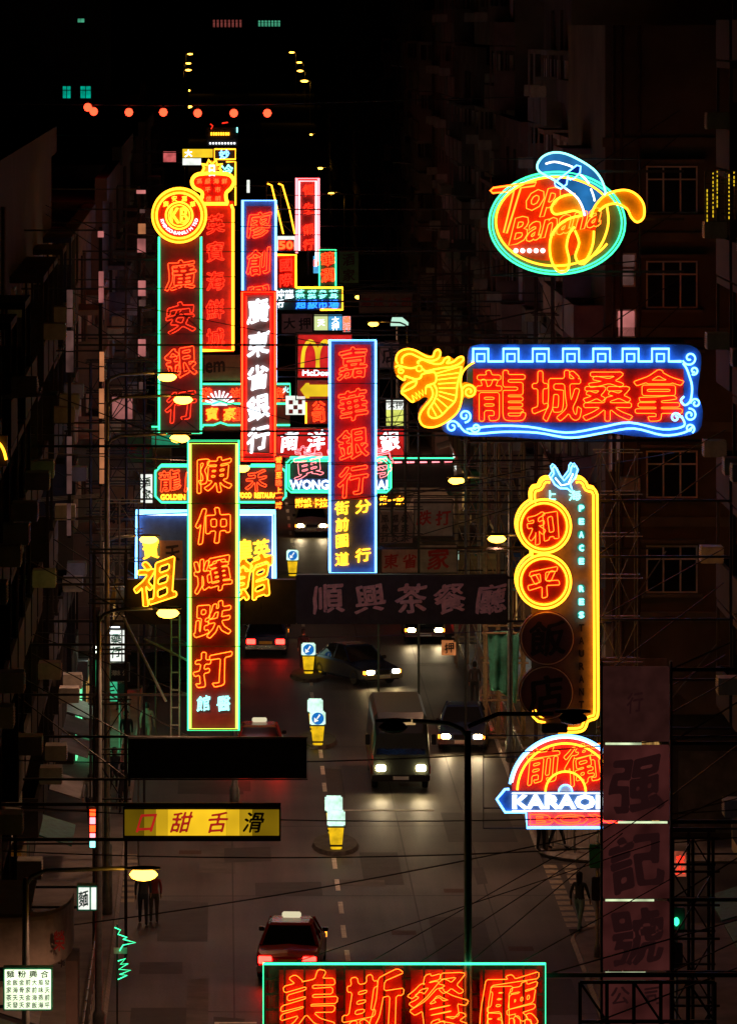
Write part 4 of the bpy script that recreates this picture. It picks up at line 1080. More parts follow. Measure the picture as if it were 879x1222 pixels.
S.solid('火', 341, 465, 8, 8, N_CYAN, 0.03, y=-0.06)
S.arms(-1, [460, 510], 0.05, False, 242)
S = Sign('billboard', 'unlit brown billboard with dark slanted lettering above the shell sign', 31, 264, 457)
S.panel('board', 228, 424, 291, 454, mat('faded_brown_poster', (0.33, 0.19, 0.13), 0.8), 0, 0.3); S.word('Salem', 224, 429, 268, 447, INK, 0.03, y=-0.02, d=0.018, slope=4)
S.arms(-1, [430, 450], 0.04, False, 228)
S = Sign('light_box', 'small white sign with red check squares beside the arches sign', 32, 352, 497)
S.panel('case', 341, 473, 364, 495, B_WHITE, 0, 0.3)
for i, (x, y) in enumerate(((347, 480), (358, 480), (352.5, 486), (347, 491), (358, 491))): S.panel('check', x - 2.5, y - 2.5, x + 2.5, y + 2.5, BOARDR, -0.02, -0.001)
S.arms(-1, [476], 0.04, False, 341)
S = Sign('neon_sign', 'dim red sign with outlined characters and a yellow edge below the arrow', 31.5, 380, 508)
S.panel('board', 364, 478, 394, 506, mat('dark_red_sign_enamel', (0.34, 0.04, 0.035), 0.5), 0, 0.25); S.tube('yellow_edge', [(365, 480), (365, 505)], N_YEL, 1.0)
S.neon('公', 380, 484, 16, 12, N_RED, 0.5, y=-0.08); S.neon('司', 380, 497, 18, 15, N_RED, 0.5, y=-0.08)
S.arms(1, [480, 504], 0.04, False, 394)

# --- blue bordered square sign and the two big yellow characters
S = Sign('neon_sign', 'large blue-bordered square sign with yellow characters behind the lime-bordered sign', 38, 245, 705)
S.panel('board', 163, 612, 328, 703, mat('deep_grey_blue_sign_enamel', (0.07, 0.16, 0.36), 0.5), 0, 0.35); S.panel('poster', 191, 645, 218, 690, mat('faded_brown_poster', (0.33, 0.19, 0.13), 0.8), -0.02, -0.001)
S.tube('border_tube', [(163, 700), (163, 611.5), (328, 611.5), (328, 700)], N_BLUE, 2.0); S.tube('border_tube', [(166, 690), (166, 614), (325, 614), (325, 690)], N_WHITE, 0.6)
for ch, x in (('寶', 180), ('皇', 292), ('英', 310)): S.solid(ch, x if ch != '英' else 312, 655, 21, 24, N_YEL, 0.045, y=-0.09)
S.solid('天', 206, 660, 18, 22, INK, 0.05, y=-0.035, d=0.014, name='painted_character')
S.arms(-1, [620, 690], 0.05, True, 163)
S.both_sides()
S = Sign('unlit_sign', 'black horizontal board carrying two large yellow neon characters', 41, 253, 746)
S.panel('board', 152, 692, 353, 745, BOARDK, 0, 0.4)
for ch, x, y in (('祖', 187, 704), ('館', 301, 690)):
    S.neon(ch, x, y - 12 if ch == '祖' else y - 2, 50, 56, N_YEL, 1.5, 0.03, 0.16, 0.9, -0.3, n=6)
    S.solid(ch, x, y - 12 if ch == '祖' else y - 2, 48, 54, BOARDY, 0.03, 0.16, 0.8, -0.22, 0.1)
for x, y in ((180, 722), (195, 722), (290, 722), (312, 722)): S.tube('stand_off', [(x, y - 30), (x, y + 5)], STEEL, 0.8, y=-0.12)
S.arms(-1, [698, 742], 0.06, True, 153)

# --- yellow banner sign
S = Sign('light_box', 'long yellow lit sign with red slanted characters above the left roadway', 52, 241, 1001)
S.panel('case', 147, 963, 335, 1000, STEEL, 0, 0.35)
for k, (x0, x1, q) in enumerate(((149, 172, 0.12), (172.2, 186, 0.3), (186.2, 200, 0.7), (200.2, 270, 1.05), (270.2, 286, 0.8), (286.2, 301, 0.45), (301.2, 333, 0.16))):  # stepped strengths paint the falloff from a lamp at the centre
    S.panel('face', x0, 966, x1, 997, glow('lit_yellow_falloff_%d' % k, (0.95, 0.56, 0.015), q, var=0.3, scale=0.8), -0.02, -0.001)
ITAL[0] = 0.28
for ch, x, m in (('口', 175, REDP), ('甜', 217, REDP), ('舌', 260, REDP), ('滑', 303, INK)): S.solid(ch, x, 981, 25, 26, m, 0.03, 0, 0.4, -0.04, 0.019, 'painted_character')
ITAL[0] = 0.0
S.arms(-1, [961, 1003], 0.06, False, 335)
S = Sign('unlit_sign', 'blank black board seen above the yellow lit sign', 48, 259, 931)
S.panel('board', 153, 881, 366, 929, BOARDK, 0, 0.3); S.frame(152, 880, 367, 930, STEEL, 0.8, -0.02, 'edge_frame'); S.arms(-1, [880, 931], 0.05, True, 153)

# --- far upper-left cluster
S = Sign('light_box', 'yellow and white stacked light box far up the street on the left', 20, 236, 200)
S.panel('panel', 218, 178, 254, 188, B_YEL, 0, 0.3); S.panel('panel', 218, 189, 240, 197, B_WHITE, 0, 0.3); S.solid('大', 225, 183, 9, 9, N_WHITE, 0.06, y=-0.06); S.arms(-1, [182, 194], 0.05, False, 218)
S = Sign('neon_sign', 'yellow-bordered upright sign with pale characters far up the street', 20, 269, 255)
S.panel('board', 256, 176, 282, 250, BOARDK, 0, 0.3); S.frame(256, 178, 281, 190, N_YEL, 0.8); S.tube('border_tube', [(270, 193), (281, 193), (281, 245)], N_YEL, 0.9)
S.solid('妙', 268, 184, 13, 11, N_BLUE, 0.04, y=-0.07); S.solid('冷', 271, 203, 15, 15, N_CYAN, 0.04, y=-0.07); S.arms(-1, [180, 240], 0.05, False, 256)
S = Sign('bulb_sign', 'small row of yellow bulbs at the far top of the sign cluster', 17, 263, 176)
S.panel('board', 246, 152, 284, 174, BOARDK, 0, 0.3)
for i in range(8): S.panel('bulb', 251.5 + 2.9 * i, 158, 253.3 + 2.9 * i, 161.5, N_YEL, -0.1, -0.001)
for i in range(9): S.panel('bulb', 250 + 3.6 * i, 170, 252 + 3.6 * i, 172, N_WHITE, -0.1, -0.001)
S.tube('red_tube', [(251, 148), (254, 150), (252, 154)], N_DRED, 0.6); S.tube('red_tube', [(265, 147), (272, 146)], N_DRED, 0.7); S.tube('white_tube', [(283, 152), (283, 158)], N_CYAN, 0.8)
S.panel('mast', 264, 174, 266, 178, STEEL, 0.1, 0.3); S.arms(-1, [165], 0.06, False, 246)
S = Sign('light_box', 'small dim red square box hanging on the far left', 18, 203, 196)
S.panel('case', 195, 181, 210, 194, glow('lit_dim_red_panel', (0.55, 0.1, 0.1), var=0.4), 0, 0.4); S.arms(-1, [183], 0.05, False, 200)
S = Sign('light_box', 'single small pale lit tube sign far behind the blue-white border', 24, 296, 232)
S.panel('case', 294.5, 215, 298, 230, B_WHITE, 0, 0.3); S.arms(-1, [222], 0.03, False, 294)
S = Sign('neon_sign', 'pair of long yellow neon strokes high above the far street', 21, 338, 282)
for d in (0, 13): S.tube('stroke_tube', [(319 + d, 219), (324 + d, 221), (331 + d * 1.1, 250), (338 + d * 1.05, 279)], N_YEL, 0.9)
S.lattice(318, 217, 352, 281, 2, 4, STEEL, 0.1, 0.04); S.arms(-1, [222, 275], 0.05, False, 320)

# --- right-hand small signs
S = Sign('light_box', 'white and yellow-green lit box with dark writing left of the dragon', 30, 471, 513)
S.panel('upper_face', 461, 477, 481, 489, B_WHITE, 0, 0.4); S.panel('lower_face', 461, 490, 481, 508, glow('lit_yellow_green_panel', (0.75, 0.8, 0.15), var=0.3), 0, 0.4)
S.solid('大', 467, 483, 9, 9, INK, 0.03, y=-0.02, d=0.018, name='painted_character'); S.solid('押', 476, 483, 9, 9, INK, 0.03, y=-0.02, d=0.018, name='painted_character'); S.frame(460, 476, 482, 509, STEEL, 0.8, 0.0, 'edge_frame'); S.arms(1, [478, 505], 0.05, False, 481)
S = Sign('neon_sign', 'dark sign edged by a green tube and dotted red tubes right of centre', 30, 510, 584)
S.panel('board', 466, 548, 541, 582, BOARDK, 0, 0.3); S.tube('green_tube', [(466, 546.5), (541, 546.5)], N_GREEN, 0.8)
for i in range(5): S.tube('red_dash', [(470 + 15 * i, 551.5), (479 + 15 * i, 551)], N_PINK, 1.1)
S.arms(1, [550, 580], 0.05, False, 541)
S = Sign('neon_sign', 'three small yellow characters on a pole-hung sign right of centre', 30, 466, 606)
S.panel('board', 449, 590, 484, 605, BOARDK, 0, 0.2)
for ch, x in zip('第一家', (457, 467, 477)): S.solid(ch, x, 597, 10, 11, N_YEL, 0.04, y=-0.06)
S.arms(1, [592], 0.04, False, 484)
S = Sign('painted_board', 'pale painted board with rows of dark brush characters behind the mid-street sign', 31, 470, 650)
S.panel('board', 448, 611, 492, 648, BALC[1], 0, 0.2)
for j, row in enumerate(('風濕針', '骨傷跌', '打灸家')):
    for i, ch in enumerate(row): S.solid(ch, 459 + 12 * i, 619 + 11.5 * j, 9.5, 10, INK, 0.03, y=-0.02, d=0.018, name='painted_character')
S.arms(1, [614, 646], 0.04, False, 490)
S = Sign('light_box', 'tiny square white lit box on the right facade beside the street lamps', 29, 540, 670)
S.panel('case', 533, 656, 547, 668, glow('lit_pale_mint_panel', (0.55, 0.9, 0.7)), 0, 0.3); S.solid('行', 540, 662, 9, 9, BOARDG, 0.02, y=-0.02, d=0.018); S.arms(1, [660], 0.03, False, 546)
S = Sign('light_box', 'small pale green lit canopy sign far down the right side', 21, 476, 392)
S.shape('canopy', [(466, 386), (468, 379), (480, 379), (487, 385), (487, 389), (466, 389)], glow('lit_pale_mint_panel', (0.55, 0.9, 0.7)), 0, 0.3); S.arms(1, [385], 0.04, False, 486)
S = Sign('bulb_sign', 'thin vertical rows of yellow bulbs on the near right block', 45, 856, 264)
for x, a, b in ((843, 226, 262), (850, 206, 258), (855, 204, 246), (869, 208, 262), (875, 205, 222)):
    for y in range(a, b, 5): S.panel('bulb', x - 0.5, y, x + 0.5, y + R.choice((2, 3.4)), B_YEL, -0.05, 0.0)
S.lattice(841, 204, 877, 264, 3, 4, STEEL, 0.06, 0.02); S.arms(1, [215, 255], 0.04, False, 860)
S = Sign('neon_tube_sign', 'curved yellow neon stroke at the left picture edge', 64, 2, 560)
S.tube('stroke_tube', smooth_path([(-8, 524), (0, 529), (5, 537), (8, 548)], n=5), N_YEL, 1.6, y=-0.1)
S.panel('mount', -10, 520, 9, 556, BOARDK, 0, 0.2); S.arms(-1, [540], 0.04, False, 0)

# --- street-level lit signs on the left
S = Sign('light_box', 'bright white-green upright box with dark characters above the left pavement', 34, 142, 775)
S.panel('case', 131, 750, 151, 790, STEEL, 0, 0.3); S.panel('face', 132, 752, 145, 789, B_WHITE, -0.03, -0.001); S.panel('face', 146.5, 752, 150, 789, B_WHITE, -0.03, -0.001); S.tube('strip_light', [(125, 755), (143, 755)], N_WHITE, 1.0); S.tube('strip_light', [(131, 748), (143, 748)], N_WHITE, 0.8)
S.solid('藥', 138.5, 762, 13, 14, BOARDG, 0.03, y=-0.05, d=0.019); S.solid('行', 138.5, 778, 13, 14, BOARDG, 0.03, y=-0.05, d=0.019); S.arms(-1, [750, 785], 0.04, False, 132)
S = Sign('light_box', 'green lit square sign with two dark red characters over the left pavement', 34, 126, 840)
S.panel('face', 111, 815, 140, 837, glow('lit_mid_green_panel', (0.04, 0.42, 0.2), var=0.35), 0, 0.3); S.solid('華', 116, 825, 14, 15, INK, 0.03, y=-0.03, d=0.028); S.solid('天', 130, 825, 15, 15, INK, 0.03, y=-0.03, d=0.028)
S.panel('green_front', 112, 788, 131, 814, glow('lit_green_shade', (0.03, 0.6, 0.2), var=0.5), 0.0, 0.1); S.arms(-1, [818, 834], 0.04, False, 112)
S = Sign('unlit_sign', 'small dark framed sign with tiny pale characters beside the green square sign', 34, 143, 815)
S.panel('board', 132, 791, 154, 813, BOARDK, 0, 0.2); S.frame(132, 791, 154.5, 813, GALV, 0.6, -0.02, 'edge_frame')
for ch, x in zip('海味公', (136, 141, 149)): S.solid(ch, x, 803, 6, 7, mat('pale_lettering', (0.6, 0.5, 0.35)), 0.03, y=-0.03, d=0.02)
S.arms(-1, [795], 0.04, False, 132)
S = Sign('flood_lamp', 'glaring white flood lamp above the left pavement', 34, 121, 790, None, 'lamp')
for x in (116.5, 125): S.shape('lamp_glass', arc(x, 775, 4.5, 0, 330, 12), glow('flood_lamp_glass', (13, 15, 11), var=0.05), -0.15, -0.05)
S.panel('housing', 111, 768, 131, 771, STEEL, -0.1, 0.1); S.panel('back', 112, 771, 130, 781, STEEL, 0.0, 0.1); S.arms(-1, [769], 0.04, False, 112)
S = Sign('neon_strip', 'small upright red and green glowing strip beside the left pavement', 45, 112, 1015)
for i, m in enumerate((N_RED, N_PINK, N_RED, N_PINK)): S.panel('lamp_cell', 107.5, 966 + 9.5 * i, 116.5, 973.5 + 9.5 * i, m, -0.05, 0)
S.panel('case', 106, 963, 118, 1012, BOARDK, 0.002, 0.2); S.panel('lamp_cell', 107.5, 1003, 116.5, 1011, N_CYAN, -0.05, 0); S.arms(-1, [968, 1008], 0.04, False, 107)
S = Sign('light_box', 'small square white box with green edges low on the left', 54, 104, 1087)
S.panel('case', 92, 1057, 116, 1087, BOARDG, 0, 0.4); S.panel('face', 94, 1059, 107, 1085, B_WHITE, -0.03, -0.001); S.panel('face', 109, 1059, 115, 1085, B_WHITE, -0.03, -0.001); S.solid('麵', 100, 1072, 12, 20, BOARDG, 0.03, y=-0.045, d=0.014); S.arms(-1, [1060, 1084], 0.04, False, 93)
S = Sign('menu_light_box', 'lit white-green menu board in columns at the lower left corner', 60, 34, 1206)
S.panel('case', 4, 1155, 63, 1206, BOARDG, 0, 0.3); S.panel('face', 6, 1157, 61, 1204, glow('lit_menu_panel', (1.3, 1.55, 1.0), var=0.45, scale=1.1), -0.03, -0.001)
for i, ch in enumerate('麵粉興合'): S.solid(ch, 13 + 13.5 * i, 1162, 10, 9, INK, 0.03, y=-0.045, d=0.014, name='painted_character')
rr = random.Random(3)
for i in range(7):
    for j in range(4): S.solid(rr.choice('海味飯店家風骨金發燕參茶前平行天大'), 11 + 7.6 * i, 1172 + 9 * j, 6.4, 7.6, BOARDG, 0.02, y=-0.045, d=0.014, name='painted_character')
S.arms(-1, [1158, 1203], 0.05, False, 6)

# rounded canopy of the near left shop
S = Sign('shop_canopy', 'rounded pale shop canopy with one dark red character at the lower left corner', 56, 30, 1152, None, 'canopy')
pr = [(-3.6 + 0, 0)]
mbc = MB(); nn = 14; vv = []
for i in range(nn + 1):
    t = i / nn
    if t < 0.6: x = -3.0 + t / 0.6 * 3.35; y = -0.5
    else: a = (t - 0.6) / 0.4 * pi / 2; x = 0.35 + 0.62 * sin(a); y = -0.5 + 0.62 * (1 - cos(a)) * 4
    for (z, dy) in ((0.0, 0.08), (0.05, 0), (1.02, 0), (1.1, 0.06), (1.1, 0.6), (0.0, 0.6)): vv.append((x, y + dy, z + 0.03 * sin(2.2 * x)))
for i in range(nn):
    for k in range(6): mbc.f.append((i * 6 + k, (i + 1) * 6 + k, (i + 1) * 6 + (k + 1) % 6, i * 6 + (k + 1) % 6))
mbc.v = vv; mbc.f += [tuple(range(6)), tuple(range(nn * 6, nn * 6 + 6))[::-1]]
mbc.obj('canopy_band', mat('canopy_plaster', (0.5, 0.4, 0.34), 0.85, 0, 0.35, 1.3, 0.2), S.root)
S.solid('榮', 72, 1117, 14, 26, INKR, 0.03, 0, 0.4, -0.53, 0.02, 'painted_character')
S.panel('roof', -140, 1088, 36, 1091, CONC[0], -0.3, 4.0); S.panel('pier', 78, 1152, 92, 1480, CONC[2], 0.5, 2.0)
S.solid('卡', 74, 1148, 9, 9, INK, 0.05, y=-0.2, d=0.1, name='hanging_ornament')
S.arms(-1, [1100], 0.06, False, 20, 1.0)

# --- unlit boards among the neon
rr = random.Random(11)
UN = [(428, 348, 492, 374, 25, 1, '海味公司', 'faded brown board with dim characters under the far street lamp'), (336, 374, 373, 398, 28, 1, '大押', 'dim brown board left of the three small lit panels'),
      (494, 596, 540, 640, 31, 1, '跌打', 'dim reddish board on the right above the long unlit board'), (404, 300, 428, 338, 20, 1, '酒家', 'far dim upright board right of the two-character green sign'),
      (486, 440, 520, 472, 27, 1, '茶', 'dim square board behind the dragon neck'), (118, 462, 158, 512, 31, -1, '藥行', 'dim pinkish board behind the left scaffold tower'),
      (150, 520, 182, 552, 30, -1, '金行', 'dim green board left of the emblem sign foot'), (430, 408, 476, 440, 29, 1, '飯店', 'dim brown board between the mid-street sign and the dragon'),
      (500, 650, 545, 684, 30, 1, '家', 'dim grey board above the right end of the long unlit board'), (120, 580, 160, 640, 34, -1, '館', 'dim brown upright board left of the blue-bordered square sign'),
      (455, 655, 500, 684, 30, 1, '東省', 'dim pale board right of the mid-street sign foot'), (560, 700, 600, 740, 31, 1, '店', 'dim board behind the bamboo scaffold')]
UM = [mat('faded_brown_board', (0.4, 0.24, 0.18), 0.8, 0, 0.35, 2), mat('faded_pink_board', (0.5, 0.3, 0.27), 0.8, 0, 0.35, 2), mat('faded_grey_board', (0.36, 0.31, 0.28), 0.8, 0, 0.35, 2)]
for i, (x0, y0, x1, y1, s, sd, tx, lab) in enumerate(UN):
    S = Sign('unlit_sign', lab, s, (x0 + x1) / 2, y1)
    S.panel('board', x0, y0, x1, y1, UM[i % 3] if 'green' not in lab else BOARDG, 0, 0.25)
    S.frame(x0, y0, x1, y1, STEEL, 0.7, -0.01, 'edge_frame')
    up = (y1 - y0) > (x1 - x0) * 1.1
    for k, ch in enumerate(tx):
        f = (k + 0.5) / len(tx); e = min((y1 - y0) / (len(tx) if up else 1), (x1 - x0) / (1 if up else len(tx))) * 0.8
        S.solid(ch, (x0 + x1) / 2 if up else x0 + (x1 - x0) * f, y0 + (y1 - y0) * f if up else (y0 + y1) / 2, e, e, INK if i % 2 else INKR, 0.05, y=-0.02, d=0.018, name='painted_character')
    S.arms(sd, [y0 + 3, y1 - 3], 0.04, False, x1 if sd > 0 else x0)

S = Sign('light_box', 'pale board with pink light put into its colour among the left scaffold bars', 33, 146, 503)
S.panel('face', 134, 474, 158, 500, glow('lit_pink_spill_board', (0.3, 0.1, 0.09), var=0.5, scale=1.6), 0, 0.3); S.frame(133, 473, 159, 501, STEEL, 0.8, -0.01, 'edge_frame'); S.tube('cross_rod', [(134, 500), (158, 474)], STEEL, 0.6, y=-0.03, n=4)  # board given its own glow in place of light falling on it
S.arms(-1, [476, 499], 0.04, False, 134)
S = Sign('light_box', 'green lit box behind the foot of the emblem sign', 33, 195, 538)
S.panel('face', 181, 508, 214, 534, glow('lit_deep_green_panel', (0.015, 0.2, 0.1), var=0.6, scale=1.4), 0, 0.3); S.tube('top_tube', [(181, 509), (243, 509)], N_GREEN, 0.8); S.arms(-1, [511, 531], 0.04, False, 181)
S = Sign('light_box', 'dim orange lit shop board at the far end of the right pavement', 29.5, 536, 800)
S.panel('face', 527, 765, 546, 782, glow('lit_dim_orange_panel', (0.4, 0.13, 0.04), var=0.6, scale=1.6), 0, 0.3); S.solid('押', 536, 773, 12, 13, INK, 0.03, y=-0.03, d=0.028, name='painted_character'); S.arms(1, [768], 0.04, False, 545)
S = Sign('light_box', 'narrow reddish lit box right of the panel sign', 45, 815, 1060)
S.panel('face', 804, 1018, 818, 1046, glow('lit_reddish_panel', (0.42, 0.08, 0.04), var=0.6, scale=1.6), 0, 0.3); S.solid('家', 811, 1026, 11, 11, N_DRED, 0.03, y=-0.05, d=0.04); S.solid('火', 811, 1038, 11, 11, N_DRED, 0.03, y=-0.05, d=0.04); S.arms(1, [1020], 0.04, False, 815)

# --- added glowing panels in place of neon-lit wall pieces on the left
for lab, s, rows in (('added column of glowing panels for pink-lit wall at the edge of the near left block', 41, [(80, 345, 87, 391, 0), (79, 394, 88, 445, 0), (80, 520, 86, 590, 0), (80, 600, 85, 640, 0)]),
                     ('added column of glowing panels for orange-lit wall left of the scaffold tower', 40, [(117, 275, 124, 284, 1), (118, 323, 124, 362, 1), (119, 419, 124.5, 456, 2), (118.5, 463, 124.5, 500, 2), (119, 505, 124.5, 578, 2)]),
                     ('added column of glowing panels for pink-lit balcony ends beside the emblem sign', 34, [(163, 226, 174, 232, 1), (167, 249, 173, 255, 0), (165, 266, 174, 280, 2), (164, 284, 174, 302, 1), (165, 334, 174, 354, 1), (166, 357, 174, 366, 0),
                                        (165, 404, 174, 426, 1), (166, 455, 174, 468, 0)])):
    S = Sign('panel_stack', lab, s, rows[0][0], rows[-1][3] + 2)  # added glowing panels that stand in for neon-lit wall pieces
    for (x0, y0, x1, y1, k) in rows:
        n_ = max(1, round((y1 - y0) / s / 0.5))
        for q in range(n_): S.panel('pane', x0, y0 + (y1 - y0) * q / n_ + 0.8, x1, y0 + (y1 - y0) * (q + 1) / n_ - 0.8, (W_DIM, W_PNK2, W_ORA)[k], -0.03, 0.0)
    S.panel('added_backing', rows[0][0] + 1, rows[0][1] - 4, rows[0][0] + 5, rows[-1][3] + 2, SHADED, 0.002, 0.12)
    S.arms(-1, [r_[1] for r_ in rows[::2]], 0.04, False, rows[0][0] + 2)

# ================================================================== street lamps
def lamp_head(root, tip, dirx, lit=True, w=0.9, spot=None, wide=128):
    w *= 0.74; K_ = max(1.0, w)
    """cobra-head luminaire: tapered housing with a glass bowl below"""
    prof = [(-0.56, 0.05, 0.03), (-0.3, 0.12, 0.05), (0.0, 0.14, 0.06), (0.3, 0.1, 0.05), (0.5, 0.05, 0.03)]
    mb = MB(); n = 10; v = []
    for u, hw, hh in prof:
        for k in range(n):
            t = 2 * pi * k / n
            v.append((tip.x + dirx * u * w, tip.y + hw * cos(t), tip.z + 0.045 + max(-0.02, hh * sin(t))))
    f = [(i * n + k, i * n + (k + 1) % n, (i + 1) * n + (k + 1) % n, (i + 1) * n + k) for i in range(len(prof) - 1) for k in range(n)]
    f += [tuple(range(n)), tuple(range(4 * n, 5 * n))[::-1]]
    mb.add(v, f); mb.obj('lamp_head', STEEL, root, smooth=True)
    gb = MB(); v = []; m_ = 12
    sec_ = [(-0.45, 0.03), (-0.36, 0.6), (-0.2, 0.9), (0.0, 1.0), (0.2, 0.85), (0.34, 0.5), (0.42, 0.03)]
    for u, k_ in sec_:
        for k in range(m_):
            t = 2 * pi * k / m_
            v.append((tip.x + dirx * u * w, tip.y + 0.2 * K_ * k_ * cos(t), tip.z - 0.08 * K_ + 0.135 * K_ * k_ * sin(t)))
    f = [(i * m_ + k, i * m_ + (k + 1) % m_, (i + 1) * m_ + (k + 1) % m_, (i + 1) * m_ + k) for i in range(6) for k in range(m_)]
    gb.add(v, f); gb.obj('lamp_glass', SODIUM if lit else GLASS, root, smooth=True)
    if spot:
        L = bpy.data.lights.new('lamp_light', 'SPOT'); L.energy = spot; L.color = (1.0, 0.5, 0.29); L.spot_size = radians(wide); L.spot_blend = 0.7; L.shadow_soft_size = 0.25
        lo = bpy.data.objects.new('lamp_light', L); C.objects.link(lo); lo.parent = root; lo.location = (tip.x, tip.y, tip.z - 0.25)

def street_lamp(label, px, py, s, base_px, lit=True, spot=None, group='street lamps along the road', w=0.9, wide=128):
    """pole from the ground up to an arm that carries the lamp at photo pixel (px, py)"""
    t = P(px, py, s); bx = (base_px - CX) / s
    root = thing('street_lamp', label, 'street lamp', (bx, t.y, 0.0), 0, group)
    tip = Vector((t.x - bx, 0, t.z)); d = 1 if tip.x > 0 else -1
    MB().lathe([(0.16, 0), (0.16, 0.9), (0.1, 1.0), (0.075, tip.z * 0.8), (0.06, tip.z - 0.15)], 8).obj('pole', GALV, root, smooth=True)
    pts = [(0, 0, tip.z - 0.3), (d * 0.12, 0, tip.z - 0.12), (d * 0.4, 0, tip.z), (tip.x - d * 0.4, 0, tip.z + 0.05)]
    MB().path(pts, 0.045, 6).obj('arm', GALV, root, smooth=True)
    lamp_head(root, tip, d, lit, w, spot, wide)
    return root
street_lamp('lit street lamp on a long arm at the lower left', 172, 1039, 58.5, 31, True, 1100, wide=152)
r_ = street_lamp('unlit street lamp silhouetted over the right lane on a tall central pole', 468, 863, 60, 558, False)
MB().path([(0, 0, 12.05), (0.6, 0, 12.3), (1.7, 0, 12.3)], 0.045, 6).obj('arm', GALV, r_); lamp_head(r_, Vector((2.1, 0, 12.3)), 1, False)
street_lamp('lit street lamp left of the round medallions, nearest on the right kerb', 592, 640, 38, 648, True, 1050)
street_lamp('lit street lamp just above the unlit long board on the right kerb', 544, 571, 34, 608, True, 1050)
street_lamp('lit street lamp below the pale green canopy sign, right side', 445, 385, 22, 486, True, 1500)
street_lamp('lit street lamp right of the green and blue lettered sign', 429, 353, 20.4, 474, True, 1500)
street_lamp('small lit street lamp right of the white-pink bordered sign', 395, 230, 12.6, 411, True, None)
street_lamp('small lit street lamp above the white-pink bordered sign', 382, 200, 10.7, 396, True, None)
street_lamp('tiny lit street lamp high on the right of the far street', 371, 160, 8, 383, True, None, w=0.7)
street_lamp('lit street lamp in front of the blue-bordered square sign', 178, 641, 38.5, 124, True, 700)
street_lamp('lit street lamp at the head of the yellow ladder', 201, 728, 47, 118, True, 1050)
street_lamp('lit lamp beside the lime-bordered sign top', 290, 556, 36.3, 280, True, None, w=0.7)
for i, (px, py) in enumerate(((200, 447), (219, 474), (215, 520))):
    street_lamp(f'{["upper", "middle", "lower"][i]} of three lit lamps in front of the green-bordered emblem sign', px, py, 39 + i, 128, True, 300)
street_lamp('small lit street lamp above the yellow and white far light box', 219, 183, 9.5, 206, True, None)
far_lamps = [(223, 126), (222, 107), (225, 83), (225, 75), (227, 64), (348, 62), (357, 74), (358, 84), (363, 96)]
for i, (px, py) in enumerate(far_lamps):
    s = max(3.2, (py - YH) / 14.5)
    street_lamp(f'far lit street lamp, {ORD[i % 5]} {"from below in the left column" if i < 5 else "from above in the right column"} near the top', px, py, s, px + (-1.6 if i < 5 else 1.6) * s, True, None, 'far street lamps on the skyline', w=3.2)

# string of red lamps hung across the street at roof height
RL = [P(px, py, 30.0) for px, py in ((105, 128), (112, 133), (154, 134), (195, 134), (236, 135), (279, 135), (319, 135))]
st_ = thing('lamp_string', 'dark cable strung across the upper street carrying red lamps', 'cable', (XL - 9, 200, 22.9))
MB().path([(0, 0, 0.0), (RL[0].x - XL + 9, 0, -0.06), (RL[3].x - XL + 9, 0, -0.1), (RL[6].x - XL + 9, 0, -0.05), (XR - XL + 9.5, 0, 0.3)], 0.02, 4).obj('strand', STEEL, st_)
MB().bar((0.3, 0, -7), (0.3, 0, 0.3), 0.06, 6).obj('mast', STEEL, st_)
for i, p in enumerate(RL):
    t = thing('red_lamp', f'round red lamp hanging on the upper cable, {ORD[i]} from the left', 'lamp', (p.x, p.y, p.z), 0, 'red lamps on the upper cable')
    MB().lathe([(0.02, -0.17), (0.12, -0.12), (0.17, 0.0), (0.12, 0.12), (0.03, 0.17)], 12).obj('lamp_glass', REDLAMP, t, smooth=True)
    MB().lathe([(0.05, 0.12), (0.05, 0.24)], 8).obj('lamp_holder', STEEL, t)

# ================================================================== traffic bollards on refuges
def disc(r, y, n=18): return [(r * cos(2 * pi * i / n), r * sin(2 * pi * i / n)) for i in range(n)]
BSKY = glow('lit_blue_traffic_sign', (0.01, 0.16, 0.55))
def bollard(label, px, py, s, arrow):
    p = P(px, py, s)
    t = thing('traffic_bollard', label, 'bollard', (p.x, p.y, 0.12), 0, 'keep-left bollards on the centre refuges')
    MB().add([(-0.17, -0.12, 0), (0.17, -0.12, 0), (0.17, 0.12, 0), (-0.17, 0.12, 0), (-0.24, -0.13, 0.72), (0.24, -0.13, 0.72), (0.24, 0.13, 0.72), (-0.24, 0.13, 0.72)],
             [(0, 3, 2, 1), (4, 5, 6, 7), (0, 1, 5, 4), (1, 2, 6, 5), (2, 3, 7, 6), (3, 0, 4, 7)]).obj('body', glow('lit_yellow_bollard', (0.85, 0.5, 0.01), 0.95, var=0.3, scale=4), t, bevel=0.03)
    MB().box(-0.28, -0.15, 0.72, 0.28, 0.15, 1.22).obj('cap', glow('lit_bollard_cap', (0.6, 0.95, 0.75), 1.25, var=0.35, scale=4), t, bevel=0.05)
    MB().box(-0.205, -0.137, 0.1, 0.205, 0.137, 0.16).obj('base_band', RUBBER, t); MB().box(-0.29, -0.16, 0.70, 0.29, 0.16, 0.745).obj('cap_rim', STEEL, t)
    if arrow:
        c = disc(0.22, 0); MB().prism([(x, z + 0.98) for x, z in c], -0.172, -0.155).obj('arrow_disc', BSKY, t)
        MB().prism([(0.10, 1.10), (0.05, 1.14), (-0.05, 0.98), (-0.02, 0.95)], -0.18, -0.173).prism([(-0.13, 0.84), (-0.13, 1.02), (0.03, 0.9)], -0.18, -0.173).obj('arrow', B_WHITE, t)
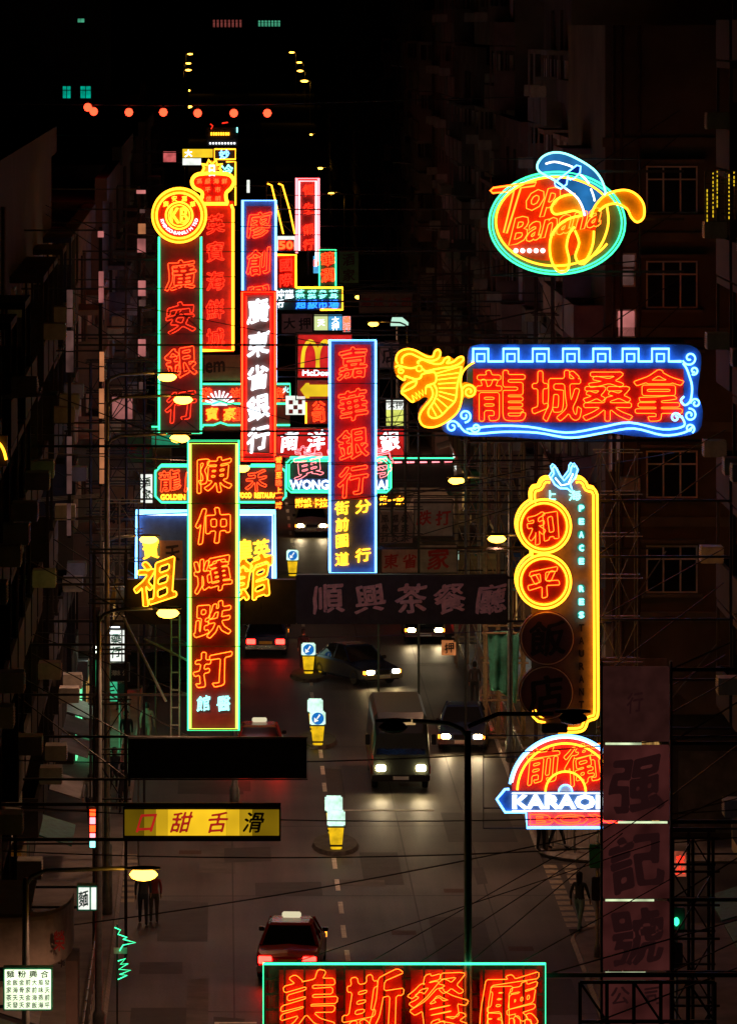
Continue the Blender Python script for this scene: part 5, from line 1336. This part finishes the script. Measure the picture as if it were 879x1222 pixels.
def refuge(label, px, py, s):
    p = P(px, py, s)
    t = thing('traffic_island', label, 'traffic island', (p.x, p.y, 0), 0, 'small refuges in the centre of the road')
    pts = [(0.75 * cos(2 * pi * i / 16), 1.9 * sin(2 * pi * i / 16)) for i in range(16)]
    MB().add([(x, y, 0.003) for x, y in pts] + [(x * 0.93, y * 0.95, 0.13) for x, y in pts], [tuple(range(16))[::-1], tuple(range(16, 32))] + [(i, (i + 1) % 16, 16 + (i + 1) % 16, 16 + i) for i in range(16)]).obj('kerb_ring', mat('dirty_dark_kerb', (0.07, 0.06, 0.052), 0.9, 0, 0.5, 4, 0.3), t)
for k, (px, py, s, a, lab) in enumerate(((398, 1000, 37.3, False, 'nearest refuge, rear bollard'), (401, 1019, 38.0, False, 'nearest refuge, front bollard'),
                                         (376, 880, 32.6, False, 'second refuge, rear bollard'), (379, 892, 33.2, True, 'second refuge, front bollard with blue arrow'),
                                         (368, 806, 29.9, True, 'third refuge, lone bollard with blue arrow'), (349, 690, 25.4, True, 'farthest small bollard with blue arrow, above the black boards'))):
    bollard(f'yellow lit traffic bollard on the {lab}' if k < 5 else f'yellow lit traffic bollard, {lab}', px, py, s, a)
for px, py, s, lab in ((400, 1012, 37.7, 'nearest'), (378, 886, 32.9, 'second'), (368, 806, 29.9, 'third'), (349, 690, 25.4, 'farthest')): refuge(f'{lab} low kerbed refuge under the yellow bollards', px, py, s)

# ================================================================== vehicles
CARP = {'red': mat('red_taxi_paint', (0.35, 0.012, 0.012), 0.25, 0, 0.08, 2), 'silver': mat('silver_car_paint', (0.45, 0.45, 0.46), 0.3, 0.4, 0.08, 2), 'black': mat('black_car_paint', (0.015, 0.015, 0.018), 0.2, 0, 0.1, 2),
        'white': mat('white_car_paint', (0.6, 0.58, 0.54), 0.3, 0, 0.08, 2), 'navy': mat('navy_car_paint', (0.02, 0.03, 0.08), 0.25, 0, 0.1, 2)}
CGLASS = mat('car_glass', (0.012, 0.013, 0.016), 0.08, 0, 0.2, 2)
BOXSIGN = glow('taxi_roof_sign_lamp', (0.9, 0.8, 0.5), 0.8)
PLATE = mat('white_number_plate', (0.75, 0.74, 0.7), 0.4, 0, 0.05); PLATEY = mat('yellow_number_plate', (0.7, 0.5, 0.04), 0.4, 0, 0.05)
def loft(secs, n):
    mb = MB(); mb.v = [p for s in secs for p in s]
    mb.f = [(i * n + k, i * n + (k + 1) % n, (i + 1) * n + (k + 1) % n, (i + 1) * n + k) for i in range(len(secs) - 1) for k in range(n)]
    mb.f += [tuple(range(n))[::-1], tuple(range((len(secs) - 1) * n, len(secs) * n))]
    return mb
def wheel(root, x, y, r=0.31):
    w = obj('wheel', None, root, (x, y, r)); 
    def ty():
        mb = MB(); pr = [(r * 0.62, -0.1), (r * 0.92, -0.1), (r, -0.06), (r, 0.06), (r * 0.92, 0.1), (r * 0.62, 0.1)]; n = 18
        for rad, x_ in pr:
            for i in range(n): mb.v.append((x_, rad * cos(2 * pi * i / n), rad * sin(2 * pi * i / n)))
        mb.f = [(a * n + i, a * n + (i + 1) % n, ((a + 1) % 6) * n + (i + 1) % n, ((a + 1) % 6) * n + i) for a in range(6) for i in range(n)]
        return mb.me('tyre', RUBBER, True)
    def ri():
        mb = MB(); n = 14
        for sx in (-0.07, 0.07):
            mb.add([(sx * 1.2, 0, 0)] + [(sx, r * 0.62 * cos(2 * pi * i / n), r * 0.62 * sin(2 * pi * i / n)) for i in range(n)], [(0, 1 + i, 1 + (i + 1) % n) for i in range(n)])
        return mb.me('rim', CHROME)
    obj('tyre', shared(('ty', r), ty), w); obj('rim', shared(('ri', r), ri), w)
def car(name, label, X, Y, heading, paint, roof=None, taxi=False, light=True, cat='car'):
    """saloon car, front along local -Y; heading in degrees"""
    t = thing(name, label, cat, (X, Y, 0.0), radians(heading), 'cars on the road')
    def sec(y, hw, zb, zt, crown=0.03):
        return [(-hw, y, zb + 0.08), (-hw * 0.93, y, zb), (hw * 0.93, y, zb), (hw, y, zb + 0.08), (hw, y, zt - 0.1), (hw * 0.93, y, zt - 0.02), (0, y, zt + crown), (-hw * 0.93, y, zt - 0.02), (-hw, y, zt - 0.1)]
    S_ = [sec(-2.28, 0.72, 0.32, 0.62), sec(-2.2, 0.80, 0.24, 0.68), sec(-1.9, 0.85, 0.2, 0.74), sec(-1.0, 0.86, 0.2, 0.86), sec(-0.8, 0.86, 0.2, 0.9), sec(1.2, 0.86, 0.2, 0.92), sec(1.35, 0.86, 0.2, 0.93), sec(2.1, 0.84, 0.24, 0.88), sec(2.26, 0.78, 0.3, 0.82), sec(2.32, 0.72, 0.36, 0.74)]
    loft(S_, 9).obj('body', CARP[paint], t, smooth=False, bevel=0)
    def cab(y, hw, z): return [(-hw, y, z), (hw, y, z)]
    # greenhouse: raked screens, side glass, roof panel, pillars
    A = [(-0.76, -0.95, 0.86), (0.76, -0.95, 0.86), (0.58, -0.28, 1.38), (-0.58, -0.28, 1.38)]
    Bk = [(-0.76, 1.5, 0.92), (0.76, 1.5, 0.92), (0.58, 0.95, 1.38), (-0.58, 0.95, 1.38)]
    MB().add(A, [(0, 1, 2, 3)]).obj('windscreen', CGLASS, t); MB().add(Bk, [(1, 0, 3, 2)]).obj('rear_window', CGLASS, t)
    for sx in (-1, 1):
        MB().add([(sx * 0.79, -0.93, 0.87), (sx * 0.79, 1.48, 0.92), (sx * 0.6, 0.93, 1.37), (sx * 0.6, -0.26, 1.37)], [(0, 1, 2, 3) if sx > 0 else (3, 2, 1, 0)]).obj('side_window', CGLASS, t)
        mb = MB().bar((sx * 0.775, -0.94, 0.87), (sx * 0.6, -0.27, 1.38), 0.035, 5).bar((sx * 0.775, 1.49, 0.92), (sx * 0.6, 0.94, 1.38), 0.05, 5).bar((sx * 0.79, 0.3, 0.9), (sx * 0.605, 0.3, 1.38), 0.03, 5)
        mb.obj('pillar', CARP[roof or paint], t)
        MB().box(sx * 0.88 - 0.08, -0.85, 0.9, sx * 0.88 + 0.08, -0.72, 1.02).obj('wing_mirror', CARP['black'], t, bevel=0.02)
    MB().add([(-0.6, -0.3, 1.37), (0.6, -0.3, 1.37), (0.62, 0.3, 1.39), (0.6, 0.97, 1.37), (-0.6, 0.97, 1.37), (-0.62, 0.3, 1.39), (-0.5, -0.2, 1.43), (0.5, -0.2, 1.43), (0.52, 0.3, 1.45), (0.5, 0.87, 1.43), (-0.5, 0.87, 1.43), (-0.52, 0.3, 1.45)],
             [(0, 1, 7, 6), (1, 2, 8, 7), (2, 3, 9, 8), (3, 4, 10, 9), (4, 5, 11, 10), (5, 0, 6, 11), (6, 7, 8, 11), (8, 9, 10, 11)]).obj('roof', CARP[roof or paint], t)
    MB().box(-0.84, -2.36, 0.3, 0.84, -2.2, 0.48).obj('front_bumper', CHROME, t, bevel=0.03); MB().box(-0.84, 2.26, 0.34, 0.84, 2.4, 0.52).obj('rear_bumper', CHROME, t, bevel=0.03)
    MB().box(-0.32, -2.31, 0.5, 0.32, -2.26, 0.64).obj('grille', CARP['black'], t)
    MB().box(-0.26, -2.385, 0.34, 0.26, -2.362, 0.45).obj('number_plate', PLATE, t); MB().box(-0.26, 2.33, 0.56, 0.26, 2.345, 0.68).obj('number_plate', PLATEY, t)
    for sx in (-1, 1):
        MB().box(sx * 0.57 - 0.16, -2.33, 0.5, sx * 0.57 + 0.16, -2.2, 0.65).obj('headlight', HEADL if light else CGLASS, t, bevel=0.03)
        MB().box(sx * 0.6 - 0.18, 2.22, 0.56, sx * 0.6 + 0.18, 2.345, 0.76).obj('tail_light', TAILL if light else mat('red_lens', (0.3, 0.01, 0.01)), t, bevel=0.02)
        MB().box(sx * 0.8 - 0.05, -2.27, 0.5, sx * 0.8 + 0.02, -2.15, 0.63).obj('indicator', AMBER if light else CGLASS, t)
        for y in (-1.4, 1.35): wheel(t, sx * 0.76, y)
    if light and abs(heading) < 90: beam(t, (-0.57, 0.57), -2.4, 0.58, 50)
    if taxi: MB().box(-0.26, 0.1, 1.45, 0.26, 0.28, 1.6).obj('roof_sign', BOXSIGN, t, bevel=0.03)
    return t
def minibus(label, X, Y, heading):
    t = thing('minibus', label, 'minibus', (X, Y, 0), radians(heading), 'cars on the road')
    def sec(y, hw, zb, zt): return [(-hw * 0.95, y, zb), (hw * 0.95, y, zb), (hw, y, zb + 0.12), (hw, y, 1.25), (hw * 0.9, y, zt - 0.15), (hw * 0.78, y, zt), (-hw * 0.78, y, zt), (-hw * 0.9, y, zt - 0.15), (-hw, y, 1.25), (-hw, y, zb + 0.12)]
    CARP['dark_green'] = mat('dark_green_bus_paint', (0.04, 0.05, 0.045), 0.35, 0, 0.1, 2)
    loft([sec(-3.05, 0.93, 0.4, 2.0), sec(-2.9, 0.98, 0.34, 2.45), sec(-2.4, 1.0, 0.3, 2.62), sec(2.9, 1.0, 0.3, 2.62), sec(3.05, 0.95, 0.4, 2.5)], 10).obj('body', CARP['dark_green'], t)
    MB().box(-1.012, -2.88, 0.6, 1.012, 2.9, 0.85).obj('stripe', CARP['red'], t)
    MB().add([(-0.84, -3.075, 1.28), (0.84, -3.075, 1.28), (0.74, -2.975, 2.06), (-0.74, -2.975, 2.06)], [(0, 1, 2, 3)]).obj('windscreen', CGLASS, t)
    for sx in (-1, 1):
        for k in range(5):
            y = -2.3 + k * 1.02
            MB().add([(sx * 1.008, y, 1.3), (sx * 1.008, y + 0.9, 1.3), (sx * 0.925, y + 0.9, 2.2), (sx * 0.925, y, 2.2)], [(0, 1, 2, 3) if sx > 0 else (3, 2, 1, 0)]).obj('side_window', CGLASS, t)
        MB().box(sx * 0.68 - 0.16, -3.12, 0.72, sx * 0.68 + 0.16, -3.0, 0.92).obj('headlight', HEADL, t, bevel=0.03)
        MB().box(sx * 0.8 - 0.1, 3.0, 0.9, sx * 0.8 + 0.1, 3.08, 1.2).obj('tail_light', TAILL, t)
        MB().box(sx * 1.12 - 0.08, -3.0, 1.6, sx * 1.12 + 0.08, -2.9, 1.95).obj('wing_mirror', CARP['black'], t, bevel=0.02)
        for y in (-2.0, 1.9): wheel(t, sx * 0.86, y, 0.36)
    MB().box(-0.98, -3.16, 0.38, 0.98, -3.0, 0.6).obj('front_bumper', CARP['black'], t, bevel=0.03); MB().box(-0.26, -3.18, 0.44, 0.26, -3.162, 0.55).obj('number_plate', PLATE, t)
    beam(t, (-0.68, 0.68), -3.2, 0.82, 60)
    MB().box(-0.5, -2.96, 2.25, 0.5, -2.86, 2.45).obj('destination_sign', glow('destination_lamp', (0.8, 0.5, 0.2), 0.6), t)
def beam(t, xs, y, z, power):
    for x in xs:
        L = bpy.data.lights.new('headlight_beam', 'SPOT'); L.energy = power; L.color = (1.0, 0.8, 0.5); L.spot_size = radians(46); L.spot_blend = 0.8; L.shadow_soft_size = 0.08
        o = bpy.data.objects.new('headlight_beam', L); C.objects.link(o); o.parent = t; o.location = (x, y, z); o.rotation_euler = (radians(80), 0, pi)
def put(px, py, s): p = P(px, py, s); return p.x, p.y
x, y = put(507, 770, 28.4); car('taxi', 'dark car with two warm headlights below the long unlit board', x, y + 2.3, 0, 'black', None, True)
x, y = put(478, 945, 35.2); minibus('dark minibus with lit headlights coming down the right lane', x, y + 3, 0)
x, y = put(556, 900, 33.4); car('car', 'dark car with lit headlights close to the right kerb', x, y + 2.3, -4, 'navy')
x, y = put(425, 822, 30.4); car('car', 'navy car with lit headlights turning behind the dark minibus', x, y + 2.3, 28, 'navy')
x, y = put(347, 1138, 42.6); car('taxi', 'red taxi with glowing tail lights nearest in the left lane', x, y - 2.3, 176, 'red', 'red', True)
x, y = put(309, 898, 33.4); car('taxi', 'red taxi with glowing tail lights just right of the lime-bordered sign foot', x, y - 2.3, 180, 'red', 'red', True)
x, y = put(188, 822, 30.5); car('car', 'car with glowing tail lights turning left behind the ladder', x, y + 1, 128, 'black')
x, y = put(318, 768, 28.4); car('car', 'dark car with tail lights below the two big yellow characters', x, y - 2.3, 178, 'navy')
x, y = put(372, 640, 23.5); car('car', 'distant car with headlights left of the mid-street sign foot', x, y + 2.3, 0, 'silver')

# ================================================================== people
SKIN = mat('skin', (0.42, 0.24, 0.17), 0.6, 0, 0.1, 5); HAIR = mat('black_hair', (0.012, 0.01, 0.01), 0.5, 0, 0.3, 20); SHOE = mat('dark_shoe_leather', (0.02, 0.018, 0.016), 0.5)
def figure_mesh(walk):
    """one continuous body grown from a jointed skeleton, 1.66 m tall, facing -Y"""
    V = []; Ed = []; Rd = []
    def add(p, r, par=None):
        V.append(p); Rd.append(r)
        if par is not None: Ed.append((par, len(V) - 1))
        return len(V) - 1
    st = 0.24 if walk else 0.03
    pel = add((0, 0, 0.88), (0.15, 0.11)); bel = add((0, 0, 1.04), (0.13, 0.095), pel); che = add((0, -0.01, 1.24), (0.155, 0.11), bel); nb = add((0, 0, 1.38), (0.09, 0.07), che)
    ne = add((0, -0.005, 1.44), (0.05, 0.05), nb); h1 = add((0, -0.02, 1.52), (0.075, 0.09), ne); h2 = add((0, -0.015, 1.6), (0.07, 0.085), h1); add((0, -0.005, 1.645), (0.035, 0.04), h2)
    add((0, -0.115, 1.535), (0.012, 0.012), h1)                                  # nose
    for sx in (-1, 1):
        add((sx * 0.083, 0, 1.54), (0.012, 0.02), h1)                            # ear
        sh = add((sx * 0.17, 0, 1.34), (0.06, 0.06), che); sw = sx * (0.17 if walk else 0.02)
        el = add((sx * 0.215, sw * 0.6 + 0.02, 1.09), (0.043, 0.043), sh); wr = add((sx * 0.215, sw - 0.05, 0.88), (0.03, 0.03), el); pa = add((sx * 0.215, sw - 0.065, 0.81), (0.034, 0.022), wr)
        for k in range(4):
            a = add((sx * 0.215 + (k - 1.5) * 0.001, sw - 0.09 + 0.018 * k, 0.765), (0.0095, 0.0095), pa); add((sx * 0.208, sw - 0.088 + 0.016 * k, 0.725 + 0.008 * abs(k - 1.2)), (0.008, 0.008), a)
        a = add((sx * 0.2, sw - 0.105, 0.805), (0.01, 0.01), pa); add((sx * 0.195, sw - 0.12, 0.77), (0.009, 0.009), a)
        hp = add((sx * 0.085, 0, 0.83), (0.095, 0.095), pel); f = -sx * st
        kn = add((sx * 0.09, f * 0.55 - 0.02, 0.47), (0.06, 0.06), hp); an = add((sx * 0.095, f + (0.03 if f > 0 else 0), 0.09), (0.04, 0.045), kn); add((sx * 0.1, f - 0.13, 0.04), (0.04, 0.03), an)
    m = bpy.data.meshes.new('person_body'); m.from_pydata(V, Ed, [])
    o = bpy.data.objects.new('person_body', m); C.objects.link(o)
    sk = o.modifiers.new('skin', 'SKIN'); sk.use_smooth_shade = True
    for i, r in enumerate(Rd): m.skin_vertices[0].data[i].radius = r
    m.skin_vertices[0].data[0].use_root = True
    o.modifiers.new('sub', 'SUBSURF').levels = 2; o.modifiers['sub'].render_levels = 2
    bpy.context.view_layer.update(); dg = bpy.context.evaluated_depsgraph_get()
    me = bpy.data.meshes.new_from_object(o.evaluated_get(dg)); bpy.data.objects.remove(o)
    me.materials.clear()
    for mm in (SKIN, INK, INK, SHOE): me.materials.append(mm)
    for p in me.polygons:
        c = p.center; z = c.z
        p.use_smooth = True
        if z < 0.085: p.material_index = 3
        elif abs(c.x) > 0.16 and z < 0.9: p.material_index = 0
        elif z < 0.92: p.material_index = 2
        elif z < 1.41: p.material_index = 1
        else: p.material_index = 0
    return me
FIG = {}
def person(label, px, py, s, rotz, shirt, trousers, walk=0, scale=1.0, long_hair=False, group='people on the street', floor=None):
    p = P(px, py, s)
    z = 0.13 if (p.x < KL or (p.x > KR and not SY0 < p.y < SY1)) else 0.0
    if walk not in FIG: FIG[walk] = figure_mesh(walk)
    t = thing('person', label, 'person', (p.x, p.y, z), radians(rotz), group); t.scale = (scale,) * 3
    b = obj('body', FIG[walk], t)
    for i, c in ((1, shirt), (2, trousers)):
        b.material_slots[i].link = 'OBJECT'; b.material_slots[i].material = mat('cloth_%02d%02d%02d' % tuple(int(99 * q) for q in c), c, 0.85, 0, 0.2, 6)
    mb = MB(); pr = [(0.03, 1.67), (0.075, 1.655), (0.098, 1.6), (0.1, 1.54), (0.085, 1.47 if not long_hair else 1.3), (0.06, 1.46 if not long_hair else 1.26)]
    n = 14
    for r, z_ in pr:
        for i in range(n):
            a = 2 * pi * i / n; yy = r * 1.12 * sin(a)
            if z_ < 1.58 and yy < -0.02: yy = -0.02      # hairline stays behind the face
            mb.v.append((r * 0.95 * cos(a), yy + 0.005, z_))
    mb.f = [(a * n + i, a * n + (i + 1) % n, (a + 1) * n + (i + 1) % n, (a + 1) * n + i) for a in range(len(pr) - 1) for i in range(n)] + [tuple(range(n))]
    mb.obj('hair', HAIR, t, smooth=True)
    return t
person('person in dark jacket and trousers, left of a couple crossing the left roadway', 171, 1104, 41.3, 180, (0.07, 0.07, 0.09), (0.04, 0.04, 0.06), 1, 1.0)
person('person in a dim red top and shorts, right of a couple crossing the left roadway', 184, 1103, 41.2, 180, (0.3, 0.05, 0.06), (0.08, 0.06, 0.05), 0, 0.93)
person('long-haired person in dark top and pale blue trousers by the right railing', 691, 1115, 41.8, 150, (0.04, 0.045, 0.05), (0.2, 0.34, 0.36), 1, 1.02, True)
person('person in black waiting inside the corner railing on the right', 645, 1022, 38.1, 40, (0.02, 0.02, 0.02), (0.02, 0.02, 0.02), 0, 1.05)
person('person in dark clothes standing behind the third bollard', 362, 799, 29.6, 190, (0.03, 0.03, 0.035), (0.03, 0.03, 0.04), 0, 1.0)
person('person in a pale top on the left roadway beneath the ladder', 176, 893, 33.2, 170, (0.35, 0.32, 0.25), (0.3, 0.27, 0.2), 1, 1.0)
person('person in dark shirt on the left pavement edge beside the green post', 151, 905, 33.9, 10, (0.03, 0.03, 0.04), (0.14, 0.07, 0.06), 1, 1.05)
person('person in a grey-green top on the left pavement under the green square sign', 127, 905, 33.6, 60, (0.2, 0.25, 0.2), (0.04, 0.06, 0.05), 0, 1.05)
person('fair-hatted person in dark clothes on the left pavement left of the black board', 137, 955, 35.6, 30, (0.05, 0.07, 0.06), (0.04, 0.04, 0.05), 1, 1.0)
person('person in black on the left pavement above the yellow lit sign', 147, 975, 36.4, 190, (0.03, 0.025, 0.025), (0.04, 0.03, 0.03), 0, 1.0)
person('person walking on the far right pavement beside the green tarpaulin', 566, 842, 31.2, 180, (0.12, 0.1, 0.1), (0.05, 0.05, 0.06), 1, 1.0)

for k, (px, py, s, sh, lab) in enumerate(((118, 930, 34.6, (0.3, 0.1, 0.08), 'person in a dull red top at the back of the left pavement'), (108, 990, 36.9, (0.3, 0.3, 0.27), 'person in a pale shirt low on the left pavement'),
        (122, 1010, 37.7, (0.08, 0.12, 0.2), 'person in a blue top behind the red and green glowing strip'), (664, 1018, 38.0, (0.4, 0.36, 0.3), 'person in a pale shirt inside the corner railing'),
        (580, 862, 32.0, (0.25, 0.22, 0.2), 'person in grey near the foot of the bamboo scaffold'), (135, 850, 31.6, (0.3, 0.28, 0.1), 'person in a mustard top far back on the left pavement'))):
    person(lab, px, py, s, (20, 170, 190, 60, 0, 200)[k], sh, (0.05, 0.05, 0.07), k % 2, 1.0)

# ================================================================== railings, posts, scaffolding, cables
def railing(label, pts, name='railing'):
    """waist-high pedestrian railing through ground points"""
    root = thing(name, label, 'railing', (pts[0][0], pts[0][1], 0.13), 0, 'pedestrian railings')
    q = [Vector((x - pts[0][0], y - pts[0][1], 0)) for x, y in pts]
    for z in (1.05, 0.15):
        MB().path([p + Vector((0, 0, z)) for p in q], 0.03, 6).obj('rail', GALV, root)
    for a, b in zip(q[:-1], q[1:]):
        L = (b - a).length; n = max(1, int(L / 1.4))
        for i in range(n): 
            p = a + (b - a) * i / n; MB().bar(p + Vector((0, 0, -0.05)), p + Vector((0, 0, 1.1)), 0.035, 6).obj('post', GALV, root)
        k = max(2, int(L / 0.22))
        mb = MB()
        for i in range(k): p = a + (b - a) * i / k; mb.bar(p + Vector((0, 0, 0.15)), p + Vector((0, 0, 1.05)), 0.01, 4)
        mb.obj('bars', GALV, root)
    e = q[-1]; MB().bar(e + Vector((0, 0, -0.05)), e + Vector((0, 0, 1.1)), 0.035, 6).obj('post', GALV, root)
railing('curved steel railing at the far corner of the side street', [(13.0, 156.9), (11.9, 156.7), (11.0, 157.2), (10.4, 158.4), (10.3, 160.5), (10.3, 165)])
railing('steel railing along the near right kerb beside the long-haired person', [(11.3, 142.9), (10.7, 141.6), (10.5, 139), (10.5, 118)])
railing('steel railing along the left kerb low in the view', [(-3.45, 118), (-3.45, 139)])
railing('steel railing along the left kerb behind the yellow lit sign', [(-3.45, 166), (-3.45, 186)])
railing('steel railing on the right kerb beside the silver car', [(10.3, 172), (10.3, 205)])

def post(label, px, py, s, h, m, lamp=None, name='post'):
    p = P(px, py, s); t = thing(name, label, 'post', (p.x, p.y, 0.12))
    MB().lathe([(0.09, 0), (0.09, 0.3), (0.055, 0.35), (0.055, h)], 8).obj('shaft', m, t, smooth=True)
    MB().box(-0.22, -0.1, h - 0.7, 0.22, 0.1, h - 0.05).obj('signal_box', BOARDG, t, bevel=0.02)
    MB().box(-0.16, -0.13, h - 1.6, 0.16, 0.08, h - 0.95).obj('control_box', STEEL, t, bevel=0.02)
    if lamp: MB().lathe([(0.02, h - 0.52), (0.07, h - 0.46), (0.07, h - 0.36), (0.02, h - 0.3)], 10, (0, -0.1)).obj('signal_lamp', lamp, t)
    return t
post('green-tinted signal post on the left pavement', 144, 905, 33.8, 3.6, GALV, glow('green_signal', (0.1, 2.2, 0.9)))
post('signal post with a green light right of the panel sign', 806, 1040, 46.5, 2.8 + 0.5, GALV, glow('green_signal', (0.1, 2.2, 0.9)))
post('pale post at the near right kerb by the railing', 712, 1150, 43.0, 3.2, GALV)

# neon reflection low on the left, built as green glowing tubes
S = Sign('neon_tube_sign', 'green zigzag of glowing tubes built for a neon reflection by the left kerb', 46, 148, 1172)
S.tube('reflection_tube', [(137, 1106), (144, 1109), (141, 1114), (152, 1118), (147, 1120), (162, 1124), (147, 1127), (143, 1134)], N_GREEN, 0.7)
S.tube('reflection_tube', [(141, 1146), (150, 1143), (144, 1150), (153, 1149), (142, 1156), (156, 1157), (143, 1162), (152, 1163), (141, 1168)], N_GREEN, 0.7)
S.panel('stand', 139, 1104, 141, 1226, STEEL, 0.05, 0.15); S.panel('added_plate', 136, 1131, 152, 1138, BOARDW, -0.02, 0.02)  # stand and plate added to hold the reflection tubes

# steel scaffold towers that carry signs
def scaffold(label, px0, px1, py0, py1, s, nx, ny, m=STEEL, name='scaffold_tower', depth=1.0, r=0.035):
    a = P(px0, py1, s); b = P(px1, py0, s)
    t = thing(name, label, 'scaffold', (a.x, a.y, 0)); w = b.x - a.x; z0, z1 = a.z, b.z
    for i in range(nx + 1):
        for yy in (0, depth):
            MB().bar((w * i / nx, yy, 0 if i in (0, nx) else z0), (w * i / nx, yy, z1), r, 5).obj('upright', m, t)
    for j in range(ny + 1):
        z = z0 + (z1 - z0) * j / ny
        for yy in (0, depth): MB().bar((-0.15, yy - 0.03, z), (w + 0.15, yy - 0.03, z), r * 0.8, 5).obj('crossbar', m, t)
        if j < ny:
            for i in range(nx):
                x0, x1 = (w * i / nx, w * (i + 1) / nx) if (i + j) % 2 else (w * (i + 1) / nx, w * i / nx)
                MB().bar((x0, -0.05, z), (x1, -0.05, z + (z1 - z0) / ny), r * 0.6, 4).obj('brace', m, t)
    return t
scaffold('dark steel scaffold tower on the left below the emblem sign', 108, 172, 432, 650, 37, 3, 6)
scaffold('thin steel scaffold on the left pavement beside the lower signs', 112, 150, 660, 960, 43, 1, 5)
scaffold('steel truss tower at the lower right behind the panel sign', 802, 850, 1000, 1240, 52, 2, 6, r=0.04)
scaffold('steel scaffold behind the dragon head and the mid-street sign', 452, 500, 415, 640, 33, 3, 7, r=0.025)
scaffold('bamboo scaffold on the right pavement beyond the corner', 580, 625, 480, 880, 33, 3, 9, BAMBOO, 'bamboo_scaffold', 1.4, 0.05)
scaffold('bamboo scaffold on the right pavement under the long unlit board', 545, 572, 590, 800, 29.5, 2, 6, BAMBOO, 'bamboo_scaffold', 1.4, 0.05)
scaffold('tall thin steel frame against the right houses below the banana sign', 640, 700, 330, 560, 36, 3, 5, RUST, r=0.03)

scaffold('thin rusty scaffold on the right houses above the dragon sign', 500, 560, 300, 410, 27, 3, 4, RUST, r=0.03)
scaffold('thin galvanised scaffold between the dragon sign and the street lamps', 556, 610, 528, 640, 35, 3, 4, GALV, r=0.022)
scaffold('thin galvanised scaffold on the left below the restaurant sign', 120, 165, 600, 740, 39, 2, 4, GALV, r=0.022)
scaffold('galvanised sign frame right of the tall medallion sign', 716, 760, 540, 790, 42, 2, 5, GALV, r=0.02)
scaffold('rusty sign frame at the upper left beside the emblem sign', 150, 186, 250, 430, 33, 2, 6, RUST, r=0.025)

# tarpaulin hung on the bamboo
t = thing('tarpaulin', 'green tarpaulin hanging in folds beside the bamboo scaffold', 'tarpaulin', P(598, 838, 33.4))
g = MB(); nu, nv = 18, 16
for j in range(nv + 1):
    for i in range(nu + 1):
        u = i / nu; v = j / nv; w = 1.15 - 0.25 * v
        g.v.append((-0.5 + (u - 0.0) * w + 0.12 * v, 0.10 * sin(u * 17 + 2 * v) * (0.4 + v) + 0.05 * sin(9 * v + 4 * u), 2.45 - 2.3 * v * (1 - 0.12 * sin(3 * u + 1)) + 0.12 * sin(pi * u) * (v < .1)))
g.f = [(j * (nu + 1) + i, j * (nu + 1) + i + 1, (j + 1) * (nu + 1) + i + 1, (j + 1) * (nu + 1) + i) for j in range(nv) for i in range(nu)]
tp = g.obj('sheet', TARP, t, smooth=True); sm = tp.modifiers.new('thickness', 'SOLIDIFY'); sm.thickness = 0.012
MB().bar((-0.7, 0, 2.47), (0.85, 0, 2.47), 0.04, 6).obj('hanging_pole', BAMBOO, t)

# overhead cables
def cable(label, a, b, sag=0.4, r=0.014):
    a = Vector(a); b = Vector(b); t = thing('overhead_cable', label, 'cable', a, 0, 'cables strung over the street')
    MB().path([(b - a) * (i / 14) - Vector((0, 0, sag * 4 * (i / 14) * (1 - i / 14))) for i in range(15)], r, 4).obj('strand', STEEL, t)
for lab, A, B in (('overhead cable just above the yellow lit sign', (100, 958, 50), (720, 962, 50)), ('overhead cable crossing below the yellow lit sign', (80, 1012, 53), (790, 990, 53)),
                  ('overhead cable at the level of the long unlit board', (90, 752, 44), (760, 735, 40)), ('overhead cable near the top of the lime-bordered sign', (110, 536, 43), (700, 540, 36)),
                  ('overhead cable passing under the dragon sign', (100, 620, 40), (780, 540, 40)), ('overhead cable below the emblem sign', (110, 500, 39), (560, 560, 30)),
                  ('overhead cable sloping from the panel sign down to the left lane', (300, 1120, 52), (820, 930, 52)), ('overhead cable near the arches sign', (130, 420, 34), (640, 440, 34)),
                  ('overhead cable passing above the karaoke sign', (420, 905, 50), (800, 868, 50))):
    pa, pb = P(*A), P(*B); pa.x = XL - 0.5; pb.x = XR + 0.1
    cable(lab, pa, pb)
